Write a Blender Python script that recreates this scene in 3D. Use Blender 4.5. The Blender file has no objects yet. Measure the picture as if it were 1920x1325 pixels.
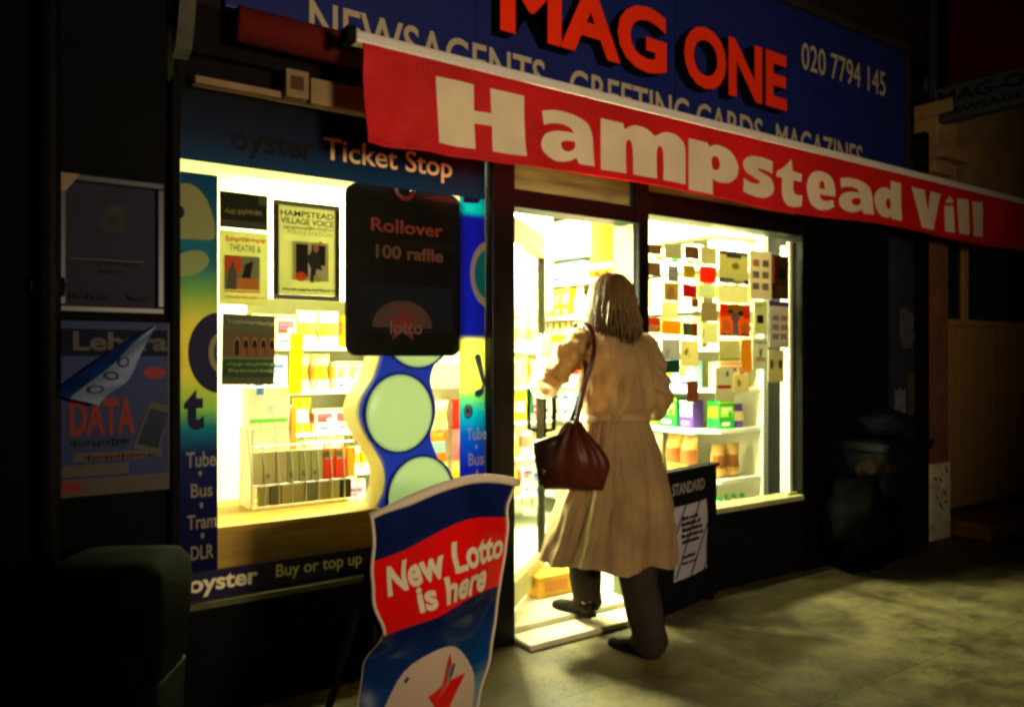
import bpy, bmesh, math, random
from mathutils import Vector, Matrix, noise
from math import sin, cos, pi, radians

random.seed(7)
scene = bpy.context.scene
COL = scene.collection

# ------------------------------------------------------------------ camera
YAW = radians(35.0)
CAM = Vector((0.0, -3.0, 1.30))
FPX = 1500.0                      # focal length in photo pixels (1920 wide)
cd = bpy.data.cameras.new('camera')
cam = bpy.data.objects.new('camera', cd)
COL.objects.link(cam)
cam.location = CAM
cam.rotation_euler = (radians(90), 0, -YAW)
cd.sensor_width = 36.0
cd.lens = FPX / 1920 * 36
cd.shift_y = 9.5 / 1920
cd.clip_start = 0.05
cd.clip_end = 300
cd.dof.use_dof = True
cd.dof.focus_distance = 3.3
cd.dof.aperture_fstop = 2.8
scene.camera = cam

# ------------------------------------------------------------------ world, lamps, exposure
w = bpy.data.worlds.new('World')
scene.world = w
w.use_nodes = True
nt = w.node_tree
bg = nt.nodes['Background']
bg.inputs['Color'].default_value = (0.12, 0.13, 0.18, 1)      # night sky over a city
bg.inputs['Strength'].default_value = 0.006

scene.view_settings.view_transform = 'Standard'
scene.view_settings.look = 'None'
scene.view_settings.exposure = 0.0
scene.view_settings.gamma = 1.0
scene.cycles.use_denoising = True
scene.cycles.max_bounces = 7
scene.cycles.diffuse_bounces = 4
scene.cycles.glossy_bounces = 3
scene.cycles.transmission_bounces = 4
scene.cycles.transparent_max_bounces = 12
scene.cycles.caustics_reflective = False
scene.cycles.caustics_refractive = False
scene.cycles.filter_width = 2.7


def lamp(name, typ, loc, power, color, **kw):
    l = bpy.data.lights.new(name, typ)
    l.energy = power
    l.color = color
    for k, v in kw.items():
        setattr(l, k, v)
    o = bpy.data.objects.new(name, l)
    o.location = loc
    COL.objects.link(o)
    return o


SHOP_LIGHT = (0.98, 1.0, 0.57)
# fluorescent battens on the shop ceiling
BATTENS = ((1.9, 0.55), (2.3, 1.35), (3.3, 1.55), (2.6, 2.9))
for i, (lx, ly) in enumerate(BATTENS):
    o = lamp('ceiling_batten_lamp', 'AREA', (lx, ly, 2.44), (95, 190, 150, 150)[i], SHOP_LIGHT, shape='RECTANGLE', size=1.25, size_y=0.16)
o = lamp('window_batten_lamp', 'AREA', (3.6, 0.19, 2.13), 70, SHOP_LIGHT, shape='RECTANGLE', size=1.1, size_y=0.05)
o.rotation_euler = (radians(38), 0, 0)
o = lamp('added_rim_lamp', 'AREA', (2.24, 0.25, 1.42), 230, SHOP_LIGHT, shape='RECTANGLE', size=0.05, size_y=1.1)  # added, unseen from the camera, to brighten the shopper's left side
o.rotation_euler = (radians(-90), 0, radians(20))
# the warm light of the street opposite
o = lamp('street_lamp_light', 'SPOT', (1.35, -4.3, 1.55), 500, (1.0, 0.76, 0.48), shadow_soft_size=0.25, spot_size=radians(86), spot_blend=1.0)
o.rotation_euler = (Vector((2.45, -0.3, 1.95)) - o.location).to_track_quat('-Z', 'Y').to_euler()

# ------------------------------------------------------------------ photo geometry
FW = Vector((sin(YAW), cos(YAW), 0))
RT = Vector((cos(YAW), -sin(YAW), 0))


def ray(px, py):
    return FW + RT * ((px - 960) / FPX) + Vector((0, 0, (672 - py) / FPX))


def at(px, py, Y=0.0):            # where the sight line of a photo point meets the plane y = Y
    d = ray(px, py)
    return CAM + d * ((Y - CAM.y) / d.y)


def gnd(px, py, z=0.0):           # where it meets the level z
    d = ray(px, py)
    return CAM + d * ((z - CAM.z) / d.z)


def dep(px, py, t):               # at depth t
    return CAM + ray(px, py) * t


# ------------------------------------------------------------------ materials
MATS = {}


def srgb(c):
    return tuple(((v / 255) / 12.92 if v / 255 <= 0.04045 else ((v / 255 + 0.055) / 1.055) ** 2.4) for v in c[:3])


def mat(name, c, rough=0.6, var=0.15, scale=6.0, bump=0.0, bscale=40.0, metal=0.0, trans=0.0, spec=0.3, stretch=None, glow=0.0):
    if name in MATS:
        return MATS[name]
    if max(c) < 64:
        spec = min(spec, 0.10)
    c = srgb(c)
    m = bpy.data.materials.new(name)
    m.use_nodes = True
    n = m.node_tree
    p = n.nodes['Principled BSDF']
    p.inputs['Roughness'].default_value = rough
    p.inputs['Metallic'].default_value = metal
    p.inputs['Specular IOR Level'].default_value = spec
    tc = n.nodes.new('ShaderNodeTexCoord')
    src = tc.outputs['Object']
    if stretch:
        mp = n.nodes.new('ShaderNodeMapping')
        mp.inputs['Scale'].default_value = stretch
        n.links.new(src, mp.inputs[0])
        src = mp.outputs[0]
    nz = n.nodes.new('ShaderNodeTexNoise')
    nz.inputs['Scale'].default_value = scale
    nz.inputs['Detail'].default_value = 5
    n.links.new(src, nz.inputs['Vector'])
    rp = n.nodes.new('ShaderNodeValToRGB')
    rp.color_ramp.elements[0].position = 0.3
    rp.color_ramp.elements[1].position = 0.7
    rp.color_ramp.elements[0].color = tuple(max(0, v * (1 - var)) for v in c) + (1,)
    rp.color_ramp.elements[1].color = tuple(min(1, v * (1 + var)) for v in c) + (1,)
    n.links.new(nz.outputs['Fac'], rp.inputs[0])
    n.links.new(rp.outputs[0], p.inputs['Base Color'])
    if glow:                                       # backlit plastic of a lightbox
        p.inputs['Emission Color'].default_value = c + (1,)
        p.inputs['Emission Strength'].default_value = glow
    if bump:
        b = n.nodes.new('ShaderNodeBump')
        b.inputs['Strength'].default_value = bump
        b.inputs['Distance'].default_value = 0.01
        nb = n.nodes.new('ShaderNodeTexNoise')
        nb.inputs['Scale'].default_value = bscale
        nb.inputs['Detail'].default_value = 4
        n.links.new(src, nb.inputs['Vector'])
        n.links.new(nb.outputs['Fac'], b.inputs['Height'])
        n.links.new(b.outputs[0], p.inputs['Normal'])
    if trans:
        t = n.nodes.new('ShaderNodeBsdfTranslucent')
        n.links.new(rp.outputs[0], t.inputs['Color'])
        mx = n.nodes.new('ShaderNodeMixShader')
        mx.inputs[0].default_value = trans
        out = n.nodes['Material Output']
        n.links.new(p.outputs[0], mx.inputs[1])
        n.links.new(t.outputs[0], mx.inputs[2])
        n.links.new(mx.outputs[0], out.inputs['Surface'])
    MATS[name] = m
    return m


def paper(c, trans=0.35, rough=0.65):
    return mat('printed_paper_%d_%d_%d_%d' % (c[0], c[1], c[2], int(trans * 100)), c, rough, 0.06, 9, trans=trans)


def pack(c):
    return mat('printed_pack_%d_%d_%d' % tuple(c[:3]), c, 0.35, 0.12, 14)


def ramp_mat(name, stops, z0, z1, trans=0.4, rough=0.45, spec=0.1):
    """vinyl printed with a vertical run of colours between two heights (object space)"""
    m = bpy.data.materials.new(name)
    m.use_nodes = True
    n = m.node_tree
    p = n.nodes['Principled BSDF']
    p.inputs['Roughness'].default_value = rough
    p.inputs['Specular IOR Level'].default_value = spec
    tc = n.nodes.new('ShaderNodeTexCoord')
    sx = n.nodes.new('ShaderNodeSeparateXYZ')
    mr = n.nodes.new('ShaderNodeMapRange')
    mr.inputs['From Min'].default_value = z0
    mr.inputs['From Max'].default_value = z1
    rp = n.nodes.new('ShaderNodeValToRGB')
    while len(rp.color_ramp.elements) < len(stops):
        rp.color_ramp.elements.new(0.5)
    for e, (pos, c) in zip(rp.color_ramp.elements, stops):
        e.position = pos
        e.color = srgb(c) + (1,)
    n.links.new(tc.outputs['Object'], sx.inputs[0])
    n.links.new(sx.outputs['Z'], mr.inputs['Value'])
    n.links.new(mr.outputs[0], rp.inputs[0])
    n.links.new(rp.outputs[0], p.inputs['Base Color'])
    t = n.nodes.new('ShaderNodeBsdfTranslucent')
    n.links.new(rp.outputs[0], t.inputs['Color'])
    mx = n.nodes.new('ShaderNodeMixShader')
    mx.inputs[0].default_value = trans
    n.links.new(p.outputs[0], mx.inputs[1])
    n.links.new(t.outputs[0], mx.inputs[2])
    n.links.new(mx.outputs[0], n.nodes['Material Output'].inputs['Surface'])
    return m


def glass_mat():
    m = bpy.data.materials.new('window_glass')
    m.use_nodes = True
    n = m.node_tree
    n.nodes.remove(n.nodes['Principled BSDF'])
    t = n.nodes.new('ShaderNodeBsdfTransparent')
    t.inputs['Color'].default_value = (0.97, 0.98, 0.96, 1)
    g = n.nodes.new('ShaderNodeBsdfGlossy')
    g.inputs['Roughness'].default_value = 0.03
    f = n.nodes.new('ShaderNodeFresnel')
    f.inputs['IOR'].default_value = 1.4
    mx = n.nodes.new('ShaderNodeMixShader')
    ge = n.nodes.new('ShaderNodeNewGeometry')      # reflect at the entry face only: a pane has no total reflection inside
    inv = n.nodes.new('ShaderNodeMath')
    inv.operation = 'SUBTRACT'
    inv.inputs[0].default_value = 1.0
    mul = n.nodes.new('ShaderNodeMath')
    mul.operation = 'MULTIPLY'
    n.links.new(ge.outputs['Backfacing'], inv.inputs[1])
    n.links.new(f.outputs[0], mul.inputs[0])
    n.links.new(inv.outputs[0], mul.inputs[1])
    n.links.new(mul.outputs[0], mx.inputs[0])
    n.links.new(t.outputs[0], mx.inputs[1])
    n.links.new(g.outputs[0], mx.inputs[2])
    n.links.new(mx.outputs[0], n.nodes['Material Output'].inputs['Surface'])
    return m


def emit_mat(name, c, s):
    m = bpy.data.materials.new(name)
    m.use_nodes = True
    p = m.node_tree.nodes['Principled BSDF']
    p.inputs['Base Color'].default_value = (0.8, 0.8, 0.8, 1)
    p.inputs['Emission Color'].default_value = tuple(c) + (1,)
    p.inputs['Emission Strength'].default_value = s
    return m


def paving_mat():
    m = bpy.data.materials.new('pavement_slabs')
    m.use_nodes = True
    n = m.node_tree
    p = n.nodes['Principled BSDF']
    tc = n.nodes.new('ShaderNodeTexCoord')
    br = n.nodes.new('ShaderNodeTexBrick')
    br.offset = 0.5
    br.inputs['Scale'].default_value = 1.0
    br.inputs['Brick Width'].default_value = 0.75
    br.inputs['Row Height'].default_value = 0.6
    br.inputs['Mortar Size'].default_value = 0.005
    br.inputs['Mortar Smooth'].default_value = 0.3
    br.inputs['Color1'].default_value = (0.14, 0.115, 0.045, 1)
    br.inputs['Color2'].default_value = (0.105, 0.085, 0.034, 1)
    br.inputs['Mortar'].default_value = (0.075, 0.06, 0.028, 1)
    n.links.new(tc.outputs['Object'], br.inputs['Vector'])
    nz = n.nodes.new('ShaderNodeTexNoise')
    nz.inputs['Scale'].default_value = 4.5
    nz.inputs['Detail'].default_value = 8
    nz.inputs['Roughness'].default_value = 0.65
    n.links.new(tc.outputs['Object'], nz.inputs['Vector'])
    rp = n.nodes.new('ShaderNodeValToRGB')
    rp.color_ramp.elements[0].position = 0.35
    rp.color_ramp.elements[0].color = (0.30, 0.27, 0.22, 1)
    rp.color_ramp.elements[1].position = 0.62
    rp.color_ramp.elements[1].color = (1.1, 1.1, 1.05, 1)
    n.links.new(nz.outputs['Fac'], rp.inputs[0])
    mx = n.nodes.new('ShaderNodeMix')
    mx.data_type = 'RGBA'
    mx.blend_type = 'MULTIPLY'
    mx.inputs[0].default_value = 1.0
    n.links.new(br.outputs['Color'], mx.inputs[6])
    n.links.new(rp.outputs[0], mx.inputs[7])
    n.links.new(mx.outputs[2], p.inputs['Base Color'])
    mr = n.nodes.new('ShaderNodeMapRange')
    mr.inputs['To Min'].default_value = 0.45
    mr.inputs['To Max'].default_value = 0.9
    n.links.new(nz.outputs['Fac'], mr.inputs['Value'])
    n.links.new(mr.outputs[0], p.inputs['Roughness'])
    b = n.nodes.new('ShaderNodeBump')
    b.inputs['Strength'].default_value = 0.5
    b.inputs['Distance'].default_value = 0.01
    n2 = n.nodes.new('ShaderNodeTexNoise')
    n2.inputs['Scale'].default_value = 45
    n2.inputs['Detail'].default_value = 6
    n.links.new(tc.outputs['Object'], n2.inputs['Vector'])
    n.links.new(n2.outputs['Fac'], b.inputs['Height'])
    n.links.new(b.outputs[0], p.inputs['Normal'])
    return m


GLASS = glass_mat()
BLACK = mat('black_gloss_paint', (10, 10, 10), 0.4, 0.3, 8, 0.15, 60)
MATT_BLACK = mat('black_matt_paint', (8, 8, 8), 0.75, 0.3, 5, 0.3, 40)
WHITE = mat('white_paint', (225, 224, 210), 0.5, 0.05, 4)
CREAM = mat('cream_board', (222, 222, 190), 0.55, 0.05, 4)
STEEL = mat('shelf_enamel', (228, 228, 214), 0.35, 0.04, 6)
WIRE = mat('wire_chrome', (190, 190, 185), 0.3, 0.1, 8, metal=0.8)
ALU = mat('aluminium_bar', (205, 200, 190), 0.38, 0.08, 5, metal=0.15, stretch=(2, 20, 20))
WOOD = mat('pale_wood', (205, 160, 62), 0.5, 0.18, 3, 0.1, 30, stretch=(1, 14, 14))
NAVY = mat('navy_vinyl', (14, 16, 74), 0.4, 0.1, 6, trans=0.12)
INK = mat('dark_ink', (28, 26, 30), 0.6, 0.1, 8)


# ------------------------------------------------------------------ mesh builder
class MB:
    def __init__(s):
        s.v, s.f, s.m, s.mats = [], [], [], []

    def mi(s, m):
        if m not in s.mats:
            s.mats.append(m)
        return s.mats.index(m)

    def add(s, vs, fs, m):
        o = len(s.v)
        s.v += [Vector(p) for p in vs]
        k = s.mi(m)
        for f in fs:
            s.f.append(tuple(i + o for i in f))
            s.m.append(k)
        return s

    def poly(s, pts, m):
        return s.add(pts, [tuple(range(len(pts)))], m)

    def box(s, x0, x1, y0, y1, z0, z1, m, bev=0.0):
        if x0 > x1: x0, x1 = x1, x0
        if bev:
            bm = bmesh.new()
            bmesh.ops.create_cube(bm, size=1)
            for v in bm.verts:
                v.co = Vector(((x0 + x1) / 2 + v.co.x * (x1 - x0), (y0 + y1) / 2 + v.co.y * (y1 - y0), (z0 + z1) / 2 + v.co.z * (z1 - z0)))
            bmesh.ops.bevel(bm, geom=bm.edges[:], offset=bev, segments=2, affect='EDGES', profile=0.5)
            bm.verts.index_update()
            s.add([v.co for v in bm.verts], [[v.index for v in f.verts] for f in bm.faces], m)
            bm.free()
            return s
        vs = [(x, y, z) for x in (x0, x1) for y in (y0, y1) for z in (z0, z1)]
        return s.add(vs, [(0, 1, 3, 2), (4, 6, 7, 5), (0, 4, 5, 1), (2, 3, 7, 6), (0, 2, 6, 4), (1, 5, 7, 3)], m)

    def tube(s, path, r, m, n=10, flat=None, round_ends=False):
        path = [Vector(p) for p in path]
        rs = list(r) if isinstance(r, (list, tuple)) else [r] * len(path)
        if round_ends:
            a = (path[0] - path[1]).normalized()
            b = (path[-1] - path[-2]).normalized()
            pre, prr, post, por = [], [], [], []
            for k in (0.97, 0.8, 0.45):
                pre.append(path[0] + a * rs[0] * k); prr.append(rs[0] * math.sqrt(1 - k * k))
                post.insert(0, path[-1] + b * rs[-1] * k); por.insert(0, rs[-1] * math.sqrt(1 - k * k))
            path = pre + path + post
            rs = prr + rs + por
        vs, fs = [], []
        ref = None
        for i, p in enumerate(path):
            t = (path[min(i + 1, len(path) - 1)] - path[max(i - 1, 0)]).normalized()
            if ref is None:
                ref = Vector((0, 0, 1)) if abs(t.z) < 0.9 else Vector((0, 1, 0))
            u = (ref - t * ref.dot(t)).normalized()
            ref = u
            q = t.cross(u)
            for k in range(n):
                a = 2 * pi * k / n
                off = u * cos(a) * rs[i] + q * sin(a) * rs[i]
                if flat:
                    off = off - Vector(flat[0]) * off.dot(Vector(flat[0])) * (1 - flat[1])
                vs.append(p + off)
        for i in range(len(path) - 1):
            for k in range(n):
                a, b = i * n + k, i * n + (k + 1) % n
                fs.append((a, b, b + n, a + n))
        fs.append(tuple(range(n - 1, -1, -1)))
        fs.append(tuple(range((len(path) - 1) * n, len(path) * n)))
        return s.add(vs, fs, m)

    def loft(s, rings, m, caps=True, closed=True):
        n = len(rings[0])
        vs = [p for r in rings for p in r]
        fs = []
        for i in range(len(rings) - 1):
            for k in range(n if closed else n - 1):
                a, b = i * n + k, i * n + (k + 1) % n
                fs.append((a, b, b + n, a + n))
        if caps:
            fs.append(tuple(range(n - 1, -1, -1)))
            fs.append(tuple(range((len(rings) - 1) * n, len(rings) * n)))
        return s.add(vs, fs, m)

    def ball(s, c, r, m, nu=14, nv=9):
        rx, ry, rz = r if isinstance(r, (list, tuple)) else (r, r, r)
        rings = []
        for j in range(1, nv):
            a = pi * j / nv - pi / 2
            rings.append([Vector((c[0] + rx * cos(a) * cos(2 * pi * k / nu), c[1] + ry * cos(a) * sin(2 * pi * k / nu), c[2] + rz * sin(a))) for k in range(nu)])
        return s.loft(rings, m)

    def lathe(s, prof, c, m, n=14):
        rings = [[Vector((c[0] + r * cos(2 * pi * k / n), c[1] + r * sin(2 * pi * k / n), c[2] + z)) for k in range(n)] for r, z in prof]
        return s.loft(rings, m)

    def prism(s, pts, y0, y1, front, side=None):
        """outline in (x, z), front face at y0, back at y1"""
        n = len(pts)
        s.add([(x, y0, z) for x, z in pts], [tuple(range(n))], front)
        s.add([(x, y1, z) for x, z in pts], [tuple(range(n - 1, -1, -1))], side or front)
        vs = [(x, y0, z) for x, z in pts] + [(x, y1, z) for x, z in pts]
        return s.add(vs, [(i, (i + 1) % n, (i + 1) % n + n, i + n) for i in range(n)], side or front)

    def grid(s, fn, nu, nv, m, u0=0, u1=1, v0=0, v1=1):
        vs = []
        for j in range(nv + 1):
            for i in range(nu + 1):
                u = u0 + (u1 - u0) * i / nu
                a, b = (v0(u) if callable(v0) else v0), (v1(u) if callable(v1) else v1)
                vs.append(fn(u, a + (b - a) * j / nv))
        W = nu + 1
        return s.add(vs, [(j * W + i, j * W + i + 1, (j + 1) * W + i + 1, (j + 1) * W + i) for j in range(nv) for i in range(nu)], m)

    def text(s, body, x0, x1, z0, z1, y, m, depth=0.0, side=None, bold=0.0, shear=0.0, fn=None, off=0.0, cuts=0, spacing=1.0):
        vs, fs = text2d(body, bold, shear, spacing)
        put = []
        for a, b in vs:
            u, v = x0 + a * (x1 - x0), z0 + b * (z1 - z0)
            put.append((u, v))
        if fn:
            bm = bmesh.new()
            bv = [bm.verts.new((u, 0, v)) for u, v in put]
            for f in fs:
                try:
                    bm.faces.new([bv[i] for i in f])
                except ValueError:
                    pass
            if cuts:
                for _ in range(cuts):
                    L = [e for e in bm.edges if e.calc_length() > 0.035 * max(1e-6, abs(x1 - x0)) ** 0]
                    bmesh.ops.triangulate(bm, faces=bm.faces[:])
                    bmesh.ops.subdivide_edges(bm, edges=[e for e in bm.edges if e.calc_length() > 0.02], cuts=1)
                bmesh.ops.triangulate(bm, faces=bm.faces[:])
            bm.verts.index_update()
            s.add([fn(v.co.x, v.co.z, off) for v in bm.verts], [[v.index for v in f.verts] for f in bm.faces], m)
            bm.free()
            return s
        s.add([(u, y, v) for u, v in put], fs, m)
        if depth:
            ed = {}
            for f in fs:
                for i in range(len(f)):
                    e = (f[i], f[(i + 1) % len(f)])
                    if (e[1], e[0]) in ed:
                        del ed[(e[1], e[0])]
                    else:
                        ed[e] = 1
            n = len(put)
            s.add([(u, y, v) for u, v in put] + [(u, y + depth, v) for u, v in put], [(a, b, b + n, a + n) for a, b in ed], side or m)
        return s

    def build(s, name, parent=None, smooth=False, local=False, bevel=0):
        me = bpy.data.meshes.new(name)
        o = parent_loc(parent) if (parent and not local) else Vector((0, 0, 0))
        me.from_pydata([tuple(p - o) for p in s.v], [], s.f)
        for m in s.mats:
            me.materials.append(m)
        for p, k in zip(me.polygons, s.m):
            p.material_index = k
            p.use_smooth = smooth
        bm = bmesh.new()
        bm.from_mesh(me)
        bmesh.ops.recalc_face_normals(bm, faces=bm.faces[:])
        bm.to_mesh(me)
        bm.free()
        me.update()
        ob = bpy.data.objects.new(name, me)
        COL.objects.link(ob)
        if parent:
            ob.parent = parent
        return ob


def parent_loc(p):
    l = Vector((0, 0, 0))
    while p:
        l = l + p.location
        p = p.parent
    return l


_T = {}


def text2d(body, bold=0.0, shear=0.0, spacing=1.0):
    key = (body, bold, shear, spacing)
    if key not in _T:
        cu = bpy.data.curves.new('lettering', 'FONT')
        cu.body = body
        cu.offset = bold
        cu.shear = shear
        cu.resolution_u = 4
        cu.space_character = spacing
        o = bpy.data.objects.new('lettering', cu)
        COL.objects.link(o)
        bpy.context.view_layer.update()
        dg = bpy.context.evaluated_depsgraph_get()
        me = bpy.data.meshes.new_from_object(o.evaluated_get(dg))
        bm = bmesh.new()
        bm.from_mesh(me)
        bmesh.ops.remove_doubles(bm, verts=bm.verts[:], dist=1e-5)
        bm.verts.index_update()
        vs = [(v.co.x, v.co.y) for v in bm.verts]
        fs = [[v.index for v in f.verts] for f in bm.faces]
        bm.free()
        bpy.data.objects.remove(o)
        bpy.data.curves.remove(cu)
        bpy.data.meshes.remove(me)
        xs, ys = [v[0] for v in vs], [v[1] for v in vs]
        x0, x1, y0, y1 = min(xs), max(xs), min(ys), max(ys)
        _T[key] = ([((a - x0) / (x1 - x0), (b - y0) / (y1 - y0)) for a, b in vs], fs)
    return _T[key]


def tag(o, label=None, cat=None, group=None, kind=None):
    if label: o['label'] = label
    if cat: o['category'] = cat
    if group: o['group'] = group
    if kind: o['kind'] = kind
    return o


def thing(name, label, cat, loc=(0, 0, 0), group=None, rz=0.0):
    o = bpy.data.objects.new(name, None)
    o.empty_display_size = 0.1
    o.location = loc
    o.rotation_euler = (0, 0, rz)
    COL.objects.link(o)
    return tag(o, label, cat, group)


def single(mb, name, label, cat, base, group=None, smooth=False, rot=None):
    """a thing that is one mesh: origin at its base"""
    base = Vector(base)
    mb.v = [p - base for p in mb.v]
    o = mb.build(name, smooth=smooth, local=True)
    o.location = base
    if rot:
        o.rotation_euler = rot
    return tag(o, label, cat, group)


def ell(cx, cz, rx, rz, n=28, a0=0.0, a1=2 * pi):
    return [(cx + rx * cos(a0 + (a1 - a0) * i / n), cz + rz * sin(a0 + (a1 - a0) * i / n)) for i in range(n if abs(a1 - a0 - 2 * pi) < 1e-6 else n + 1)]


def rrect(x0, x1, z0, z1, r, n=6):
    p = []
    for cx, cz, a in ((x1 - r, z1 - r, 0), (x0 + r, z1 - r, pi / 2), (x0 + r, z0 + r, pi), (x1 - r, z0 + r, 1.5 * pi)):
        p += [(cx + r * cos(a + pi / 2 * i / n), cz + r * sin(a + pi / 2 * i / n)) for i in range(n + 1)]
    return p


def smooth_pts(pts, k=4, closed=False):
    out = []
    n = len(pts)
    for i in range(n if closed else n - 1):
        p0, p1, p2, p3 = (Vector(pts[(i + d) % n] if closed else pts[min(max(i + d, 0), n - 1)]) for d in (-1, 0, 1, 2))
        for j in range(k):
            t = j / k
            out.append(0.5 * ((2 * p1) + (p2 - p0) * t + (2 * p0 - 5 * p1 + 4 * p2 - p3) * t * t + (3 * p1 - p0 - 3 * p2 + p3) * t ** 3))
    if not closed:
        out.append(Vector(pts[-1]))
    return out


def rect_at(px0, py0, px1, py1, Y):
    a, b, c = at(px0, py0, Y), at(px0, py1, Y), at(px1, (py0 + py1) / 2, Y)
    return a.x, c.x, b.z, a.z


def sheet(rect, Y, base, items, thick=0.002, mb=None):
    """a flat print: items are ('r',u0,v0,u1,v1,mat) ('t',text,u0,v0,u1,v1,mat[,bold]) ('p',pts,mat) in 0..1 from bottom left"""
    x0, x1, z0, z1 = rect
    mb = mb or MB()
    mb.box(x0, x1, Y, Y + thick, z0, z1, base)
    U = lambda u: x0 + u * (x1 - x0)
    V = lambda v: z0 + v * (z1 - z0)
    for i, it in enumerate(items):
        y = Y - 0.0006 * (i + 1)
        if it[0] == 'r':
            mb.poly([(U(it[1]), y, V(it[2])), (U(it[3]), y, V(it[2])), (U(it[3]), y, V(it[4])), (U(it[1]), y, V(it[4]))], it[5])
        elif it[0] == 't':
            mb.text(it[1], U(it[2]), U(it[4]), V(it[3]), V(it[5]), y, it[6], bold=it[7] if len(it) > 7 else 0.0)
        elif it[0] == 'p':
            mb.poly([(U(a), y, V(b)) for a, b in it[1]], it[2])
    return mb


def poster(name, label, cat, rect, Y, base, items=(), group=None, tilt=0.0):
    mb = sheet(rect, Y, base, items)
    o = single(mb, name, label, cat, ((rect[0] + rect[1]) / 2, Y, rect[2]), group)
    o.rotation_euler = (0, tilt, 0)
    return o

# ------------------------------------------------------------------ the setting
X = lambda px: at(px, 672, 0).x
XL0, XW0, XW1, XS1, XD0, XD1, XP, XR1, XE = [X(p) for p in (334, 412, 868, 916, 959, 1192, 1215, 1500, 1514)]
Z0L = at(413, 1070).z          # bottom of the clear part of the left window
Z1L = at(412, 305).z           # its top
ZSILL = 0.40                   # top of the left stall riser
ZR0 = 0.47                     # right window sill
ZR1 = at(1216, 402).z
ZDH = at(962, 388).z           # door head
ZTR = at(955, 352).z           # transom bottom
FL = 0.06                      # shop floor level
RIGHTWALL = 4.42
CEIL = 2.52

PAVE = paving_mat()
mb = MB()
mb.grid(lambda u, v: Vector((-30 + 60 * u, -7 + 7.4 * v, 0)), 1, 1, PAVE)
tag(mb.build('pavement'), kind='structure')
mb = MB()
mb.add([(-40, -60, -0.12), (40, -60, -0.12), (40, -7, -0.12), (-40, -7, -0.12), (-40, -7, 0), (40, -7, 0)], [(0, 1, 2, 3), (3, 2, 5, 4)], mat('asphalt', (58, 58, 58), 0.9, 0.25, 12, 0.4, 60))
tag(mb.build('road'), kind='structure')
mb = MB()
mb.box(0.2, RIGHTWALL, 0.2, 4.0, 0.02, FL, mat('shop_floor_tiles', (205, 205, 190), 0.35, 0.1, 3))
tag(mb.build('shop_floor'), kind='structure')

# the newsagent's building: everything fixed to it is a part
shop = thing('newsagent_shop', 'brightly lit night newsagent shop with two display windows and an open door', 'shop', (2.5, 0, 0))
BRICK = mat('dark_brick', (30, 22, 18), 0.85, 0.3, 9, 0.4, 35)
PLASTER = mat('shop_wall_plaster', (226, 224, 196), 0.7, 0.04, 3)
mb = MB()
mb.box(-6, 9, 0.02, 0.3, 3.44, 7.5, BRICK)
mb.box(0.55, XE, 0.03, 0.22, CEIL + 0.06, 3.44, BRICK)
mb.build('upper_wall', shop)
mb = MB().box(0.2, RIGHTWALL, 0.23, 4.0, CEIL, CEIL + 0.05, PLASTER)
mb.build('ceiling', shop)
mb = MB().box(0.2, RIGHTWALL, 4.0, 4.1, 0, CEIL, PLASTER)
mb.build('back_wall', shop)
mb = MB().box(RIGHTWALL, RIGHTWALL + 0.1, 0.16, 4.0, 0, CEIL, PLASTER)
mb.box(RIGHTWALL - 0.003, RIGHTWALL - 0.001, 0.165, 0.36, FL, CEIL - 0.01, mat('shaded_wall_strip', (30, 30, 26), 0.5, 0.2, 6))  # dark sheet painted over the wall where it lies unlit
mb.build('side_wall', shop)
mb = MB().box(0.1, 0.2, 0.16, 4.0, 0, CEIL, PLASTER)
mb.build('side_wall', shop)

# joinery
def bar(name, x0, x1, z0, z1, y0=-0.02, y1=0.12, m=BLACK, parent=shop):
    return MB().box(x0, x1, y0, y1, z0, z1, m, 0.006).build(name, parent)


bar('stall_riser', XL0 - 0.06, XS1 - 0.002, 0.001, ZSILL, 0.0, 0.14, MATT_BLACK)
mb = MB()
mb.box(XP + 0.003, XR1, 0.0, 0.14, 0.001, ZR0 - 0.03, MATT_BLACK, 0.004)
for i in range(3):                                      # sunk panels of the stall riser
    a = XP + 0.08 + i * 0.43
    mb.box(a, a + 0.36, -0.012, 0.001, 0.10, 0.36, MATT_BLACK, 0.004)
mb.build('stall_riser', shop)
bar('pilaster', X(316), XL0 - 0.002, 0.001, 2.28, -0.05, 0.14, MATT_BLACK)
bar('pilaster', XS1, XD0, 0.001, 2.50, -0.03, 0.14)
bar('pilaster', XR1, RIGHTWALL + 0.10, 0.001, 2.50, -0.02, 0.158)
bar('mullion', XD1 + 0.012, XP, FL, 2.50, -0.01, 0.15)
mb = MB().box(XD1, XD1 + 0.011, 0.02, 0.17, FL, ZDH, mat('door_lining_grey', (96, 104, 78), 0.35, 0.2, 3))
mb.build('door_lining', shop)
bar('door_head', XD0 + 0.002, XP + 0.001, ZDH, ZTR, -0.006, 0.13)
bar('window_head', XP + 0.002, XR1 - 0.001, ZR1, at(1300, 372).z, -0.006, 0.13)
bar('transom_mullion', X(1190), X(1200), ZTR, 2.5, -0.012, 0.10)
bar('shopfront_header', XL0, XS1 - 0.002, 2.262, 2.399, 0.04, 0.2, MATT_BLACK)
bar('shopfront_header', XL0, XE, 2.40, CEIL + 0.06, 0.005, 0.2, MATT_BLACK)
FROST = mat('frosted_transom_glass', (112, 110, 84), 0.4, 0.35, 3, trans=0.5, stretch=(1, 1, 8))
MB().box(XD0 + 0.003, X(1190) - 0.002, 0.04, 0.046, ZTR, 2.40, FROST).build('transom_pane', shop)
MB().box(XP, XR1, 0.04, 0.046, at(1300, 372).z, 2.40, FROST).build('transom_pane', shop)
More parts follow.
